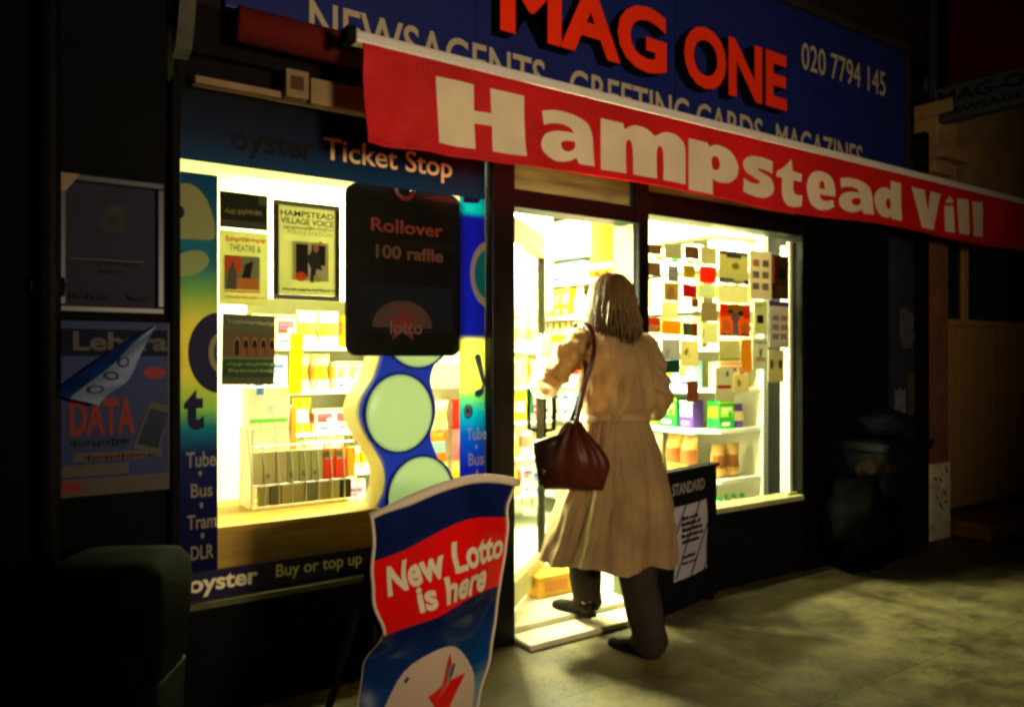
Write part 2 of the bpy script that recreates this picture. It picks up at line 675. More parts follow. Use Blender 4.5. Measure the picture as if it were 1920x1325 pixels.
# left window
win = MB().box(XL0, XS1 - 0.001, -0.012, 0.06, ZSILL, ZSILL + 0.022, mat('dull_sill_metal', (88, 86, 60), 0.5, 0.2, 8)).build('window', shop)
MB().box(XL0, XS1, 0.030, 0.036, ZSILL + 0.022, 2.26, GLASS).build('pane', win)
# right window
SILL = mat('worn_cream_sill', (150, 150, 105), 0.5, 0.25, 7, 0.1)
win = MB().box(XP + 0.002, XR1 - 0.002, -0.03, 0.10, ZR0 - 0.028, ZR0, SILL).build('window', shop)
MB().box(XP, XR1, 0.030, 0.036, ZR0, ZR1, GLASS).build('pane', win)
mb = MB()
mb.box(XR1 - 0.035, XR1 - 0.003, 0.05, 0.075, ZR0 + 0.002, ZR1 - 0.03, CREAM, 0.004)
mb.box(XR1 - 0.030, XR1 - 0.003, 0.085, 0.12, ZR0 + 0.002, ZR1 - 0.05, CREAM, 0.004)
mb.build('reveal', win)
MB().box(XR1 - 0.09, XR1 - 0.004, 0.015, 0.029, ZR0 + 0.001, ZR0 + 0.016, SILL, 0.004).build('corner_block', win)

# step at the door
STONE = mat('worn_step', (196, 190, 160), 0.55, 0.2, 5, 0.3, 30)
MB().box(XD0 - 0.001, XP + 0.02, -0.15, 0.02, 0.001, 0.034, STONE, 0.010).build('door_step', shop)
MB().box(XD0 + 0.002, XD1 + 0.005, 0.021, 0.199, 0.001, FL - 0.001, STONE).build('threshold', shop)

# open door, hinged on its left jamb
ang = math.atan2(0.50, 0.60)
door = thing('door', None, None, Vector((XD0 + 0.012, 0.07, 0)) - shop.location, None, ang)
door.parent = shop
LW = 0.76
D0, D1 = FL + 0.05, ZDH - 0.012
DGREY = mat('door_metal', (92, 94, 74), 0.4, 0.2, 4)
mb = MB()
mb.box(0, 0.045, -0.02, 0.02, D0, D1, mat('door_stile_cream', (176, 172, 110), 0.45, 0.1, 4), 0.004)
mb.box(0.046, LW - 0.036, -0.02, 0.02, D1 - 0.13, D1, mat('door_stile_cream', (0, 0, 0)), 0.004)
mb.box(0.046, LW - 0.036, -0.02, 0.02, D0, D0 + 0.12, mat('door_stile_cream', (0, 0, 0)), 0.004)
mb.build('door_frame', door, local=True)
mb = MB().box(LW - 0.035, LW, -0.021, 0.021, D0, D1, mat('door_stile_dark', (54, 56, 42), 0.4, 0.2, 4), 0.004)
mb.build('door_stile', door, local=True)
MB().box(0.047, LW - 0.037, -0.004, 0.004, D0 + 0.121, D1 - 0.131, GLASS).build('pane', door, local=True)
mb = MB()
for s in (-1, 1):
    mb.tube([(LW - 0.018, s * 0.021, 1.14), (LW - 0.018, s * 0.07, 1.13), (LW - 0.018, s * 0.075, 1.02), (LW - 0.018, s * 0.07, 0.91), (LW - 0.018, s * 0.021, 0.90)], 0.013, MATT_BLACK, 8)
    mb.box(LW - 0.034, LW - 0.002, s * 0.0215, s * 0.027, 0.86, 1.19, MATT_BLACK)
mb.build('handle', door, local=True)

# console bracket and cornice at the shop's left corner
c = at(338, 150, -0.1)
mb = MB()
prof = [(0.0, 2.36), (-0.06, 2.38), (-0.10, 2.46), (-0.15, 2.62), (-0.17, 2.78), (-0.17, 3.05), (0.0, 3.05)]
x0, x1 = X(322), X(352)
mb.add([(x0, y, z) for y, z in prof] + [(x1, y, z) for y, z in prof], [tuple(range(7)), tuple(range(13, 6, -1))] + [(i, (i + 1) % 7, (i + 1) % 7 + 7, i + 7) for i in range(7)], mat('weathered_console', (66, 62, 52), 0.7, 0.3, 8, 0.2))
mb.build('console_bracket', shop)
CORN = mat('weathered_cream_paint', (126, 104, 70), 0.65, 0.22, 7, 0.2, 30)
mb = MB()
mb.box(X(360), XE, -0.050, 0.004, 2.275, 2.30, CORN, 0.003)
mb.box(X(520), X(562), -0.10, -0.051, 2.272, 2.375, CORN, 0.004)
mb.box(X(528), X(552), -0.104, -0.099, 2.30, 2.35, mat('rust_brown', (70, 45, 30), 0.8, 0.3))
mb.box(X(566), XE - 0.1, -0.095, -0.051, 2.262, 2.36, CORN, 0.004)
mb.build('cornice', shop)

# dark flank wall to the left
lw = MB().box(-6, X(316) - 0.002, 0.0, 0.3, 0, 3.44, mat('dimmed_black_wall', (6, 6, 6), 0.8, 0.4, 4, 0.4, 20))  # black wall, darkened further in colour for the dim light here
single(lw, 'side_building_wall', 'black wall carrying the framed notice and the torn poster board', 'wall', (-1, 0.1, 0))
mb = MB()
dx = X(88)
mb.tube([(dx, -0.06, 0.002), (dx, -0.06, 3.4)], 0.035, mat('black_iron_pipe', (8, 8, 8), 0.5, 0.3, 10, 0.2), 12)
for z in (0.5, 1.5, 2.5):
    mb.tube([(dx, -0.06, z), (dx, -0.06, z + 0.06)], 0.045, mat('black_iron_pipe', (0, 0, 0)), 12)
    mb.box(dx - 0.05, dx + 0.05, -0.06, -0.001, z + 0.015, z + 0.045, mat('black_iron_pipe', (0, 0, 0)))
single(mb, 'drainpipe', 'black iron drainpipe running down the dark left wall', 'drainpipe', (dx, -0.06, 0))

# neighbour on the right
nb = thing('neighbouring_building', 'dim neighbouring building with tiled pier, white plinth and beige panelled door', 'building', (6, 0, 0))
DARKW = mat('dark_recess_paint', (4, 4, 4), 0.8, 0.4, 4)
mb = MB()
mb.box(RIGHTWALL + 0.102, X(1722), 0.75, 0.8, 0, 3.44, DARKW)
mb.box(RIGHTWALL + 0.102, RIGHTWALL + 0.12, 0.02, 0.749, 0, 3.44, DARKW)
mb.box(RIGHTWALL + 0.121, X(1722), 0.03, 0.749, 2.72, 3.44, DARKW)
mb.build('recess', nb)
TILE = mat('brown_glazed_tile', (126, 82, 60), 0.3, 0.25, 7, 0.05)
bar('pier', X(1730), X(1768), 0.55, 2.62, -0.04, 0.2, TILE, nb)
bar('pier_edge', X(1720), X(1730) - 0.002, 0.001, 2.9, -0.05, 0.2, MATT_BLACK, nb)
WPL = mat('chipped_white_plinth', (222, 212, 180), 0.7, 0.3, 14, 0.3)
mb = MB().box(X(1730), X(1768), -0.055, 0.2, 0.001, 0.549, WPL, 0.006)
pl = mb.build('plinth', nb)
mb = MB()
random.seed(3)
for k in range(7):
    cx, cz = X(1735) + random.random() * (X(1764) - X(1735)), 0.08 + 0.42 * random.random()
    a = random.uniform(0.5, 1.4)
    pts = [(cx + (r * cos(t) * 0.012 * cos(a) - r * sin(t) * 0.05 * sin(a)) * 0.9, -0.0562, cz + r * cos(t) * 0.012 * sin(a) + r * sin(t) * 0.05 * cos(a)) for t, r in [(2 * pi * i / 8, random.uniform(0.5, 1)) for i in range(8)]]
    MB().poly(pts, mat('bare_patch', (30, 28, 26), 0.9, 0.2)).build('chipped_patch', pl)
BEIGE = mat('beige_door_paint', (176, 136, 80), 0.6, 0.15, 5, 0.1, stretch=(30, 4, 1))
mb = MB()
dx0, dx1 = X(1774), X(1960)
mb.box(dx0, dx1, 0.10, 0.14, 0.15, 1.55, BEIGE)
for i in range(9):
    a = dx0 + (dx1 - dx0) * i / 9
    mb.box(a + 0.004, a + (dx1 - dx0) / 9 - 0.004, 0.093, 0.1005, 0.16, 1.54, BEIGE, 0.003)
mb.box(dx0, dx0 + 0.03, 0.085, 0.14, 1.56, 2.5, BEIGE, 0.003)
mb.box(dx0 + 0.44, dx0 + 0.52, 0.085, 0.14, 1.56, 2.5, BEIGE, 0.003)
mb.box(dx0 + 0.031, dx1, 0.085, 0.14, 2.2, 2.5, BEIGE, 0.003)
mb.box(dx0, dx1, 0.05, 0.14, 1.551, 1.60, BEIGE, 0.003)
dr = mb.build('door', nb)
MB().box(dx0 + 0.031, dx0 + 0.439, 0.11, 0.116, 1.601, 2.199, mat('dark_blue_pane', (22, 30, 42), 0.08, 0.1)).build('pane', dr)
mb = MB().box(dx0, dx1, -0.30, 0.14, 0.001, 0.12, mat('worn_stone_step', (120, 92, 58), 0.7, 0.3, 6, 0.3), 0.01)
mb.build('doorstep', nb)
mb = MB()
CAP = mat('stone_capital', (150, 120, 78), 0.7, 0.25, 5, 0.2)
for k, (z0, z1, y) in enumerate(((2.62, 2.72, 0.08), (2.722, 2.80, 0.14), (2.802, 3.02, 0.10), (3.022, 3.12, 0.20))):
    mb.box(X(1732), X(1768) + 0.1 * (k % 2), -y, 0.2, z0, z1, CAP, 0.01)
mb.box(X(1768) + 0.11, X(2100), -0.04, 0.2, 2.51, 3.44, CAP, 0.01)
mb.build('capital', nb)
mb = MB().box(X(1960) + 0.002, 16, 0.05, 0.3, 0, 2.5, BRICK)
mb.build('wall', nb)

# ------------------------------------------------------------------ fascia sign
BLUE = mat('fascia_blue', (22, 33, 96), 0.45, 0.12, 1.5, 0.05)
fs = thing('fascia_sign', 'wide blue fascia sign with raised orange red shop name above the red banner', 'shop sign', (2.6, 0, 2.59))
FX0, FX1 = X(420), X(1694)
mb = MB().box(FX0, FX1, -0.012, 0.022, 2.585, 3.42, BLUE, 0.004)
mb.build('panel', fs)
for jx in (1.9, 3.15, 4.4):
    MB().box(jx - 0.002, jx + 0.002, -0.0128, -0.0118, 2.59, 3.41, mat('panel_joint', (8, 9, 18), 0.8, 0.1)).build('panel_joint', fs)
mb = MB()
FRAME = mat('fascia_trim', (40, 36, 30), 0.5, 0.2)
mb.box(FX0 - 0.03, FX1 + 0.03, -0.04, 0.022, 3.421, 3.47, FRAME, 0.004)
mb.box(FX1 + 0.001, FX1 + 0.03, -0.04, 0.022, 2.585, 3.42, FRAME, 0.004)
mb.build('trim', fs)
RED = mat('orange_red_acrylic', (228, 48, 14), 0.35, 0.06, 4)
RETURN = mat('black_letter_return', (10, 9, 12), 0.5, 0.1)
zt, zb = at(1450, 96, -0.085).z, at(1450, 203, -0.085).z
XY = lambda px, Y: at(px, 672, Y).x
for wd, a, b in (('MAG', 938, 1250), ('ONE', 1283, 1475)):
    mb = MB().text(wd, XY(a, -0.085), XY(b, -0.085), zb, zt, -0.085, RED, 0.072, RETURN, bold=0.035)
    mb.build('raised_lettering', fs)
PALE = mat('pale_vinyl_lettering', (164, 152, 124), 0.5, 0.06)
zt2, zb2 = at(1462, 233, -0.014).z, at(1462, 233, -0.014).z - 0.165
for wd, a, b in (('NEWSAGENTS', 580, 1022), ('GREETING', 1068, 1292), ('CARDS', 1306, 1430), ('MAGAZINES', 1455, 1617)):
    MB().text(wd, XY(a, -0.014), XY(b, -0.014), zb2, zt2, -0.0145, PALE, bold=0.012).build('lettering', fs)
MB().text('020 7794 145', XY(1503, -0.014), XY(1660, -0.014), at(1600, 162, -0.014).z, at(1600, 120, -0.014).z + 0.02, -0.0145, PALE, bold=0.008).build('telephone_lettering', fs)

# ------------------------------------------------------------------ awning and its banner
aw = thing('awning', 'retracted shop awning with white front bar and dark red fabric roll', 'awning', (3, 0, 2.4))
YB = -0.36
BX0, BX1 = at(664, 80, YB).x, at(2060, 400, YB).x
ZB = at(676, 85, YB + 0.0).z
mb = MB().box(BX0, BX1, YB - 0.022, YB + 0.04, ZB + 0.002, ZB + 0.046, ALU, 0.010)
mb.build('front_bar', aw)
mb = MB().box(BX0 - 0.035, BX0 - 0.001, YB - 0.026, YB + 0.05, ZB - 0.004, ZB + 0.055, MATT_BLACK, 0.006)
mb.build('end_cap', aw)
AWF = mat('dark_red_awning_fabric', (96, 16, 9), 0.85, 0.2, 3, 0.2, 80)
mb = MB().tube([(X(425), -0.13, 2.48), (BX1, -0.13, 2.48)], 0.062, AWF, 16)
mb.build('fabric_roll', aw, smooth=True)
mb = MB().grid(lambda u, v: Vector((BX0 + 0.02 + u * (BX1 - BX0 - 0.03), -0.15 + v * (YB + 0.17), 2.535 + v * (ZB + 0.03 - 2.535) - 0.02 * sin(pi * v))), 40, 4, AWF)
mb.build('fabric', aw)
for a in (BX0 + 0.25, BX0 + 2.6):
    MB().tube([(a, -0.13, 2.40), (a + 0.5, -0.22, 2.41), (a, YB + 0.03, ZB + 0.01)], 0.018, MATT_BLACK, 8).build('folding_arm', aw)

BRED = mat('red_banner_cloth', (184, 14, 18), 0.7, 0.22, 2.2, 0.3, 45, trans=0.12)
BWHT = mat('white_banner_letter', (206, 190, 158), 0.75, 0.10, 4, trans=0.1)
NX0, NX1 = at(676, 85, YB).x, at(2060, 400, YB).x
NZ1 = ZB + 0.001
NZ0 = at(682, 262, YB).z
random.seed(11)


def ban(x, z, off=0.0):
    """the banner cloth: hangs from the bar, pulled into folds at its left end"""
    d = x - NX0
    k = (NZ1 - z) / (NZ1 - NZ0)
    f = math.exp(-d / 0.42)
    y = YB - 0.024
    y += k * (0.020 * f * sin(26 * d + 5.0 * k) + 0.006 * sin(5.1 * d + 1.0) + 0.004 * sin(11 * d + 2 * k))
    y += -0.012 * k * k * (0.5 + 0.5 * sin(2.2 * d)) + 0.006 * f * noise.noise(Vector((d * 9, k * 5, 2)))
    y += k * (0.005 * noise.noise(Vector((x * 6, k * 1.5, 7))) + 0.003 * noise.noise(Vector((x * 15, k * 4, 1))))
    sag = 0.010 * k * sin(3.1 * d + 0.4) + 0.012 * k * f
    return Vector((x + 0.012 * f * k, y - off, z - sag))


bn = thing('banner', 'long red cloth banner with big white letters hanging from the awning bar', 'banner', ((NX0 + NX1) / 2, YB, NZ0))
mb = MB().grid(lambda u, v: ban(NX0 + u * (NX1 - NX0), NZ0 + v * (NZ1 - NZ0)), 220, 14, BRED)
mb.grid(lambda u, v: ban(NX0 + u * (NX1 - NX0), NZ0 + v * (NZ1 - NZ0), -0.004), 220, 14, BRED)
HEM = mat('banner_hem', (150, 12, 14), 0.7, 0.15, 20)
for v in (0.035, 0.955):
    mb.grid(lambda u, k: ban(NX0 + u * (NX1 - NX0), NZ0 + k * (NZ1 - NZ0), 0.0012), 220, 1, HEM, 0, 1, v, v + 0.012)
mb.build('cloth', bn, smooth=True)
C_ = 1
GLYPH = {      # fat hand-cut letters: outline points, third value marks a corner; then holes
    'H': [[(0, 0, 1), (0, 1, 1), (.41, 1, 1), (.41, .60, 1), (.60, .60, 1), (.60, 1, 1), (1, 1, 1), (1, 0, 1), (.60, 0, 1), (.60, .40, 1), (.41, .40, 1), (.41, 0, 1)]],
    'a': [[(.04, .93, 1), (.30, 1.0), (.62, .98), (.88, .86), (.97, .60), (.98, .3), (1, 0, 1), (.68, 0, 1), (.64, .11, 1), (.45, .01), (.22, .0), (.04, .12), (.0, .30), (.10, .50), (.34, .60), (.60, .61, 1), (.55, .70), (.40, .745), (.20, .72), (.06, .66, 1)], [(.36, .36), (.40, .23), (.52, .22), (.62, .32), (.62, .44, 1), (.46, .43)]],
    'm': [[(0, 0, 1), (0, .98, 1), (.25, .98, 1), (.27, .87, 1), (.38, .985), (.52, .97), (.62, .86, 1), (.74, .985), (.88, .98), (.98, .84), (1, .6), (1, 0, 1), (.72, 0, 1), (.72, .5), (.70, .66), (.66, .66), (.64, .5), (.64, 0, 1), (.36, 0, 1), (.36, .5), (.34, .66), (.30, .66), (.28, .5), (.28, 0, 1)]],
    'p': [[(0, 0, 1), (0, 1, 1), (.38, 1, 1), (.41, .93, 1), (.60, 1.0), (.85, .93), (1, .70), (.97, .46), (.80, .30), (.60, .27), (.47, .31, 1), (.47, 0, 1)], [(.46, .62), (.50, .50), (.60, .52), (.63, .64), (.58, .76), (.48, .74)]],
    's': [[(.93, .97, 1), (.60, 1.0), (.25, .96), (.05, .78), (.10, .57), (.35, .46), (.54, .40), (.52, .34), (.38, .31), (.20, .33), (.05, .38, 1), (.03, .05, 1), (.35, 0), (.70, .02), (.94, .16), (.98, .36), (.86, .54), (.62, .62), (.47, .67), (.53, .71), (.70, .70), (.93, .66, 1)]],
    't': [[(.58, 1, 1), (.63, .76, 1), (.98, .73, 1), (.95, .56, 1), (.66, .57, 1), (.66, .38), (.75, .27), (.98, .27, 1), (.95, .04, 1), (.70, 0), (.42, .03), (.27, .20), (.25, .40), (.25, .57, 1), (.02, .58, 1), (.04, .68, 1), (.30, .80, 1)]],
    'e': [[(1, .40, 1), (.99, .66), (.82, .93), (.50, 1), (.20, .93), (.02, .68), (0, .42), (.12, .14), (.40, 0), (.72, .02), (.97, .12, 1), (.92, .31, 1), (.72, .25), (.52, .28), (.44, .40, 1)], [(.43, .55, 1), (.64, .55, 1), (.61, .70), (.53, .76), (.45, .69)]],
    'd': [[(1, 0, 1), (1, 1, 1), (.62, 1, 1), (.62, .74, 1), (.45, .79), (.18, .72), (0, .48), (.02, .22), (.18, .04), (.42, 0), (.60, .07, 1), (.62, 0, 1)], [(.42, .38), (.48, .24), (.58, .28), (.61, .40), (.57, .52), (.46, .50)]],
    'V': [[(0, 1, 1), (.43, 1, 1), (.55, .44, 1), (.64, 1, 1), (1, 1, 1), (.72, 0, 1), (.32, 0, 1)]],
    'i': [[(.06, 0, 1), (.02, .70, 1), (.95, .76, 1), (.96, .01, 1)], [(.10, .80, 1), (.52, 1, 1), (.96, .88, 1), (.90, .83, 1)]],
    'l': [[(.02, 0, 1), (0, .95, 1), (1, 1, 1), (.98, .02, 1)]],
}


def glyph(ch):
    key = ('glyph', ch)
    if key in _T:
        return key
    cu = bpy.data.curves.new('glyph', 'CURVE')
    cu.dimensions = '2D'
    cu.fill_mode = 'BOTH'
    for ol in GLYPH[ch]:
        n = len(ol)
        pts = []
        for i in range(n):
            p0, p1, p2, p3 = ol[i - 1], ol[i], ol[(i + 1) % n], ol[(i + 2) % n]
            a, b = Vector(p1[:2]), Vector(p2[:2])
            m1 = (b - Vector(p0[:2])) * 0.5 if len(p1) < 3 else (b - a) * 0.7
            m2 = (Vector(p3[:2]) - a) * 0.5 if len(p2) < 3 else (b - a) * 0.7
            if len(p1) == 3 and len(p2) == 3:
                pts.append(a)
                continue
            for j in range(6):
                t = j / 6
                pts.append(a * (2 * t ** 3 - 3 * t * t + 1) + m1 * (t ** 3 - 2 * t * t + t) + b * (-2 * t ** 3 + 3 * t * t) + m2 * (t ** 3 - t * t))
        sp = cu.splines.new('POLY')
        sp.points.add(len(pts) - 1)
        for q, p in zip(sp.points, pts):
            q.co = (p.x, p.y, 0, 1)
        sp.use_cyclic_u = True
    o = bpy.data.objects.new('glyph', cu)
    COL.objects.link(o)
    bpy.context.view_layer.update()
    me = bpy.data.meshes.new_from_object(o.evaluated_get(bpy.context.evaluated_depsgraph_get()))
    _T[key] = ([(v.co.x, v.co.y) for v in me.vertices], [tuple(f.vertices) for f in me.polygons])
    bpy.data.objects.remove(o)
    bpy.data.curves.remove(cu)
    bpy.data.meshes.remove(me)
    return key


_text2d = text2d


def text2d(body, bold=0.0, shear=0.0, spacing=1.0):
    return _T[body] if isinstance(body, tuple) else _text2d(body, bold, shear, spacing)


LET = [('H', 818, 983, 160, 276), ('a', 1012, 1114, 211, 305), ('m', 1127, 1286, 238, 334), ('p', 1292, 1383, 270, 366), ('s', 1390, 1454, 293, 367),
       ('t', 1456, 1506, 297, 383), ('e', 1514, 1567, 321, 391), ('a', 1574, 1635, 336, 400), ('d', 1638, 1690, 338, 412), ('V', 1710, 1765, 357, 430),
       ('i', 1772, 1790, 367, 434), ('l', 1796, 1816, 371, 438), ('l', 1823, 1843, 376, 442)]
for ch, a, b, t, bt in LET:
    m = (a + b) / 2
    mb = MB().text(glyph(ch), XY(a, YB - 0.03), XY(b, YB - 0.03), at(m, bt, YB - 0.03).z, at(m, t, YB - 0.03).z, 0, BWHT, fn=ban, off=0.003, cuts=4)
    mb.build('letter', bn)

# ------------------------------------------------------------------ window stickers of the ticket agent
YG = 0.0285                        # on the street face of the glass


def stops(px, lst):
    zz = [at(px, p, YG).z for p, c in lst]
    z0, z1 = min(zz), max(zz)
    return sorted(((z - z0) / (z1 - z0), c) for z, (p, c) in zip(zz, lst)), z0, z1


def P2(px, py):
    q = at(px, py, YG)
    return (q.x, q.z)


VY = mat('yellow_vinyl', (240, 232, 140), 0.4, 0.04, 5, trans=0.75)
VN = mat('navy_vinyl_print', (12, 10, 62), 0.5, 0.05, 5, trans=0.1, spec=0.1)
VB = mat('mid_blue_vinyl', (44, 56, 160), 0.4, 0.05, 5, trans=0.75)
VT = mat('teal_vinyl', (16, 168, 172), 0.4, 0.05, 5, trans=0.75)
VL = mat('cream_vinyl_lettering', (240, 234, 186), 0.5, 0.04, 5, trans=0.75)


def strip(name, label, x0, x1, z0, z1, px, lst, shapes, texts, trans, base_z):
    st, a, b = stops(px, lst)
    rm = ramp_mat(name + '_print', st, a - base_z, b - base_z, trans)
    mb = MB().box(x0, x1, YG - 0.001, YG + 0.001, z0, z1, rm)
    for i, (pts, m) in enumerate(shapes):
        mb.poly([(min(max(x, x0), x1), YG - 0.0016 - 0.0005 * i, z) for x, z in pts], m)
    for t, a, b, c, d, m, bo in texts:
        p, q, r = at(a, d, YG), at(b, (c + d) / 2, YG), at((a + b) / 2, c, YG)
        zb = at((a + b) / 2, d, YG).z
        mb.text(t, p.x, q.x, zb, r.z, YG - 0.0055, m, bold=bo)
    return single(mb, 'window_sticker', label, 'window sticker', ((x0 + x1) / 2, YG, z0), 'ticket agent stickers on the left window')


def dots(lst):
    return [(ell(*P2(x, y), 0.006, 0.011, 10), VL) for x, y in lst]


strip('left_strip', 'tall narrow teal to navy window sticker listing Tube, Bus, Tram and DLR', XL0, XW0, Z0L + 0.001, at(374, 322).z, 374,
      [(1066, (20, 18, 84)), (945, (20, 20, 90)), (850, (22, 48, 110)), (800, (12, 130, 150)), (765, (150, 178, 98)), (700, (196, 184, 94)), (600, (192, 180, 94)), (550, (130, 156, 92)), (490, (16, 112, 132)), (330, (8, 74, 112))],
      [([P2(*p) for p in smooth_pts([(337, 344, 0), (362, 347, 0), (386, 372, 0), (400, 410, 0), (403, 440, 0), (395, 450, 0), (366, 449, 0)], 3) for p in [(p[0], p[1])]] + [P2(335, 448)], VY),
       (ell(*P2(336, 397), 0.018, 0.024, 16), VN),
       ([P2(p[0], p[1]) for p in smooth_pts([(335, 478, 0), (352, 471, 0), (378, 471, 0), (391, 484, 0), (387, 500, 0), (365, 514, 0), (335, 519, 0)], 3)], VY),
       (ell(*P2(412, 661), 0.112, 0.148, 24, pi / 2, 1.5 * pi), VN),
       (ell(*P2(412, 661), 0.040, 0.072, 20, pi / 2, 1.5 * pi), VY),
       (ell(*P2(412, 661), 0.022, 0.046, 20, pi / 2, 1.5 * pi), VB)] + dots([(375, 887), (377, 946), (379, 1003)]),
      [('t', 344, 382, 729, 806, VN, 0.05), ('Tube', 348, 404, 846, 875, VL, 0.02), ('Bus', 357, 398, 905, 931, VL, 0.02), ('Tram', 350, 405, 963, 990, VL, 0.02), ('DLR', 357, 400, 1021, 1047, VL, 0.02)],
      0.55, Z0L + 0.001)
ypts = lambda L: [P2(*p) for p in L]
strip('right_strip', 'narrow bright blue and yellow window sticker beside the door post listing Tube and Bus', XW1, XS1 - 0.002, Z0L + 0.001, at(892, 345).z, 892,
      [(1020, (30, 36, 140)), (880, (34, 60, 178)), (815, (30, 112, 196)), (772, (20, 176, 196)), (742, (150, 196, 140)), (722, (236, 230, 138)), (640, (236, 230, 138)), (628, (40, 52, 156)), (410, (36, 42, 140)), (398, (14, 150, 160)), (352, (14, 120, 150))],
      [(ypts([(868, 352), (880, 352), (902, 372), (896, 382), (868, 380)]), VN),
       (ell(*P2(917, 515), 0.102, 0.150, 26, pi / 2, 1.5 * pi), VY),
       (ell(*P2(917, 515), 0.080, 0.112, 26, pi / 2, 1.5 * pi), VT),
       (ypts([(888, 668), (895, 662), (901, 667), (915, 712), (909, 724), (903, 718)]), VB),
       (ypts([(917, 690), (917, 712), (906, 738), (897, 745), (889, 741), (890, 733), (901, 728), (910, 708)]), VB),
       (ell(*P2(877, 771), 0.024, 0.032, 20), VB), (ell(*P2(876, 770), 0.017, 0.026, 20), VY), (ell(*P2(876, 770), 0.011, 0.015, 16), VT)] + dots([(892, 837), (893, 883)]),
      [('Tube', 874, 910, 801, 824, VL, 0.02), ('Bus', 877, 906, 848, 872, VL, 0.02), ('Tram', 873, 911, 894, 918, VL, 0.02)],
      0.8, Z0L + 0.001)
# bottom strip and the dark band over the window
mb = MB().box(XL0, XS1 - 0.002, YG - 0.001, YG + 0.001, ZSILL + 0.024, Z0L, NAVY)
z0 = ZSILL + 0.034
VLO = mat('cream_opaque_lettering', (250, 244, 200), 0.5, 0.04)
mb.text('oyster', X(357), X(488), z0, Z0L - 0.018, YG - 0.0016, VLO, bold=0.03)
mb.text('Buy or top up', X(522), X(684), z0 + 0.014, Z0L - 0.014, YG - 0.0016, VLO, bold=0.015)
single(mb, 'window_sticker', 'long navy sticker strip along the left window bottom reading oyster Buy or top up', 'window sticker', ((XL0 + XS1) / 2, YG, ZSILL + 0.024), 'ticket agent stickers on the left window')
zt = 2.265
rmb = ramp_mat('top_band_shadow_print', [(0, (0, 52, 92)), (0.45, (0, 22, 48)), (1, (1, 5, 14))], 0, zt - Z1L, 0.05)  # awning shadow put into the print, darkest at the top
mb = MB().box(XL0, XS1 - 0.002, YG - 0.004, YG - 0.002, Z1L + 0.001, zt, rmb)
TAN = mat('tan_vinyl_lettering', (226, 196, 140), 0.5, 0.05)
mb.text('Ticket Stop', X(611), X(853), at(735, 327).z, at(735, 274).z, YG - 0.0046, TAN, bold=0.012)
mb.text('oyster', X(436), X(595), at(515, 302).z, at(515, 248).z, YG - 0.0046, mat('shaded_navy_lettering', (2, 3, 8), 0.5, 0.05), bold=0.03)  # lettering darkened for the same awning shadow
single(mb, 'window_sticker', 'dark teal sticker band above the left window reading oyster Ticket Stop', 'window sticker', ((XL0 + XS1) / 2, YG, Z1L), 'ticket agent stickers on the left window')


# ------------------------------------------------------------------ bills in the left window
def scrib(u0, v0, u1, v1, m, n=9, seed=1):
    """a line of lettering too small to read: a row of uneven strokes"""
    r = random.Random(seed)
    out = []
    n = int(n * 1.8)
    u = u0
    while u < u1:
        w_ = (u1 - u0) / n * r.uniform(0.25, 0.75)
        out.append(('r', u, v0 + (v1 - v0) * r.uniform(0, 0.35), min(u + w_, u1), v1 - (v1 - v0) * r.uniform(0, 0.4), m))
        u += w_ + (u1 - u0) / n * r.uniform(0.12, 0.35)
    return out


YI = 0.042                         # inside the glass
pc = paper
DK, GR, OR = pc((34, 34, 26), 0.1), pc((120, 122, 96), 0.3), pc((226, 88, 30), 0.35)
poster('window_card', 'black card with a pale title, topmost of the bills in the left window', 'card', rect_at(412, 357, 502, 425, YI), YI, pc((38, 40, 26), 0.1),
       [('r', 0.0, 0.0, 1, 0.22, pc((62, 66, 44), 0.1)), ('r', 0.8, 0.7, 1, 1, pc((78, 76, 56), 0.1))] + scrib(0.1, 0.36, 0.84, 0.54, pc((130, 126, 66), 0.2), 12, 5), 'bills in the left window')
poster('theatre_poster', 'pale theatre poster with an orange and grey picture below the black card', 'poster', rect_at(411, 430, 503, 570, YI), YI, pc((206, 206, 150), 0.5),
       scrib(0.12, 0.84, 0.92, 0.93, OR, 9, 3) + [('t', 'THEATRE &', 0.18, 0.72, 0.82, 0.81, INK)] + [('r', 0.08, 0.2, 0.8, 0.66, pc((120, 122, 92), 0.3)), ('r', 0.08, 0.42, 0.42, 0.66, OR), ('r', 0.34, 0.2, 0.78, 0.36, pc((222, 140, 40), 0.35)),
       ('p', [(0.12, 0.2), (0.3, 0.2), (0.33, 0.42), (0.25, 0.58), (0.16, 0.45)], pc((90, 80, 50), 0.2)), ('p', [(0.42, 0.36), (0.6, 0.36), (0.66, 0.6), (0.5, 0.55)], DK), ('r', 0.08, 0.165, 0.8, 0.185, OR)] + scrib(0.1, 0.07, 0.9, 0.12, pc((222, 150, 110), 0.4), 12, 8), 'bills in the left window')
fp = thing('framed_bill', 'grey framed newspaper bill in the left window showing a figure in a dark doorway', 'framed poster', at(575, 560, YI), 'bills in the left window')
R = rect_at(513, 373, 637, 560, YI)
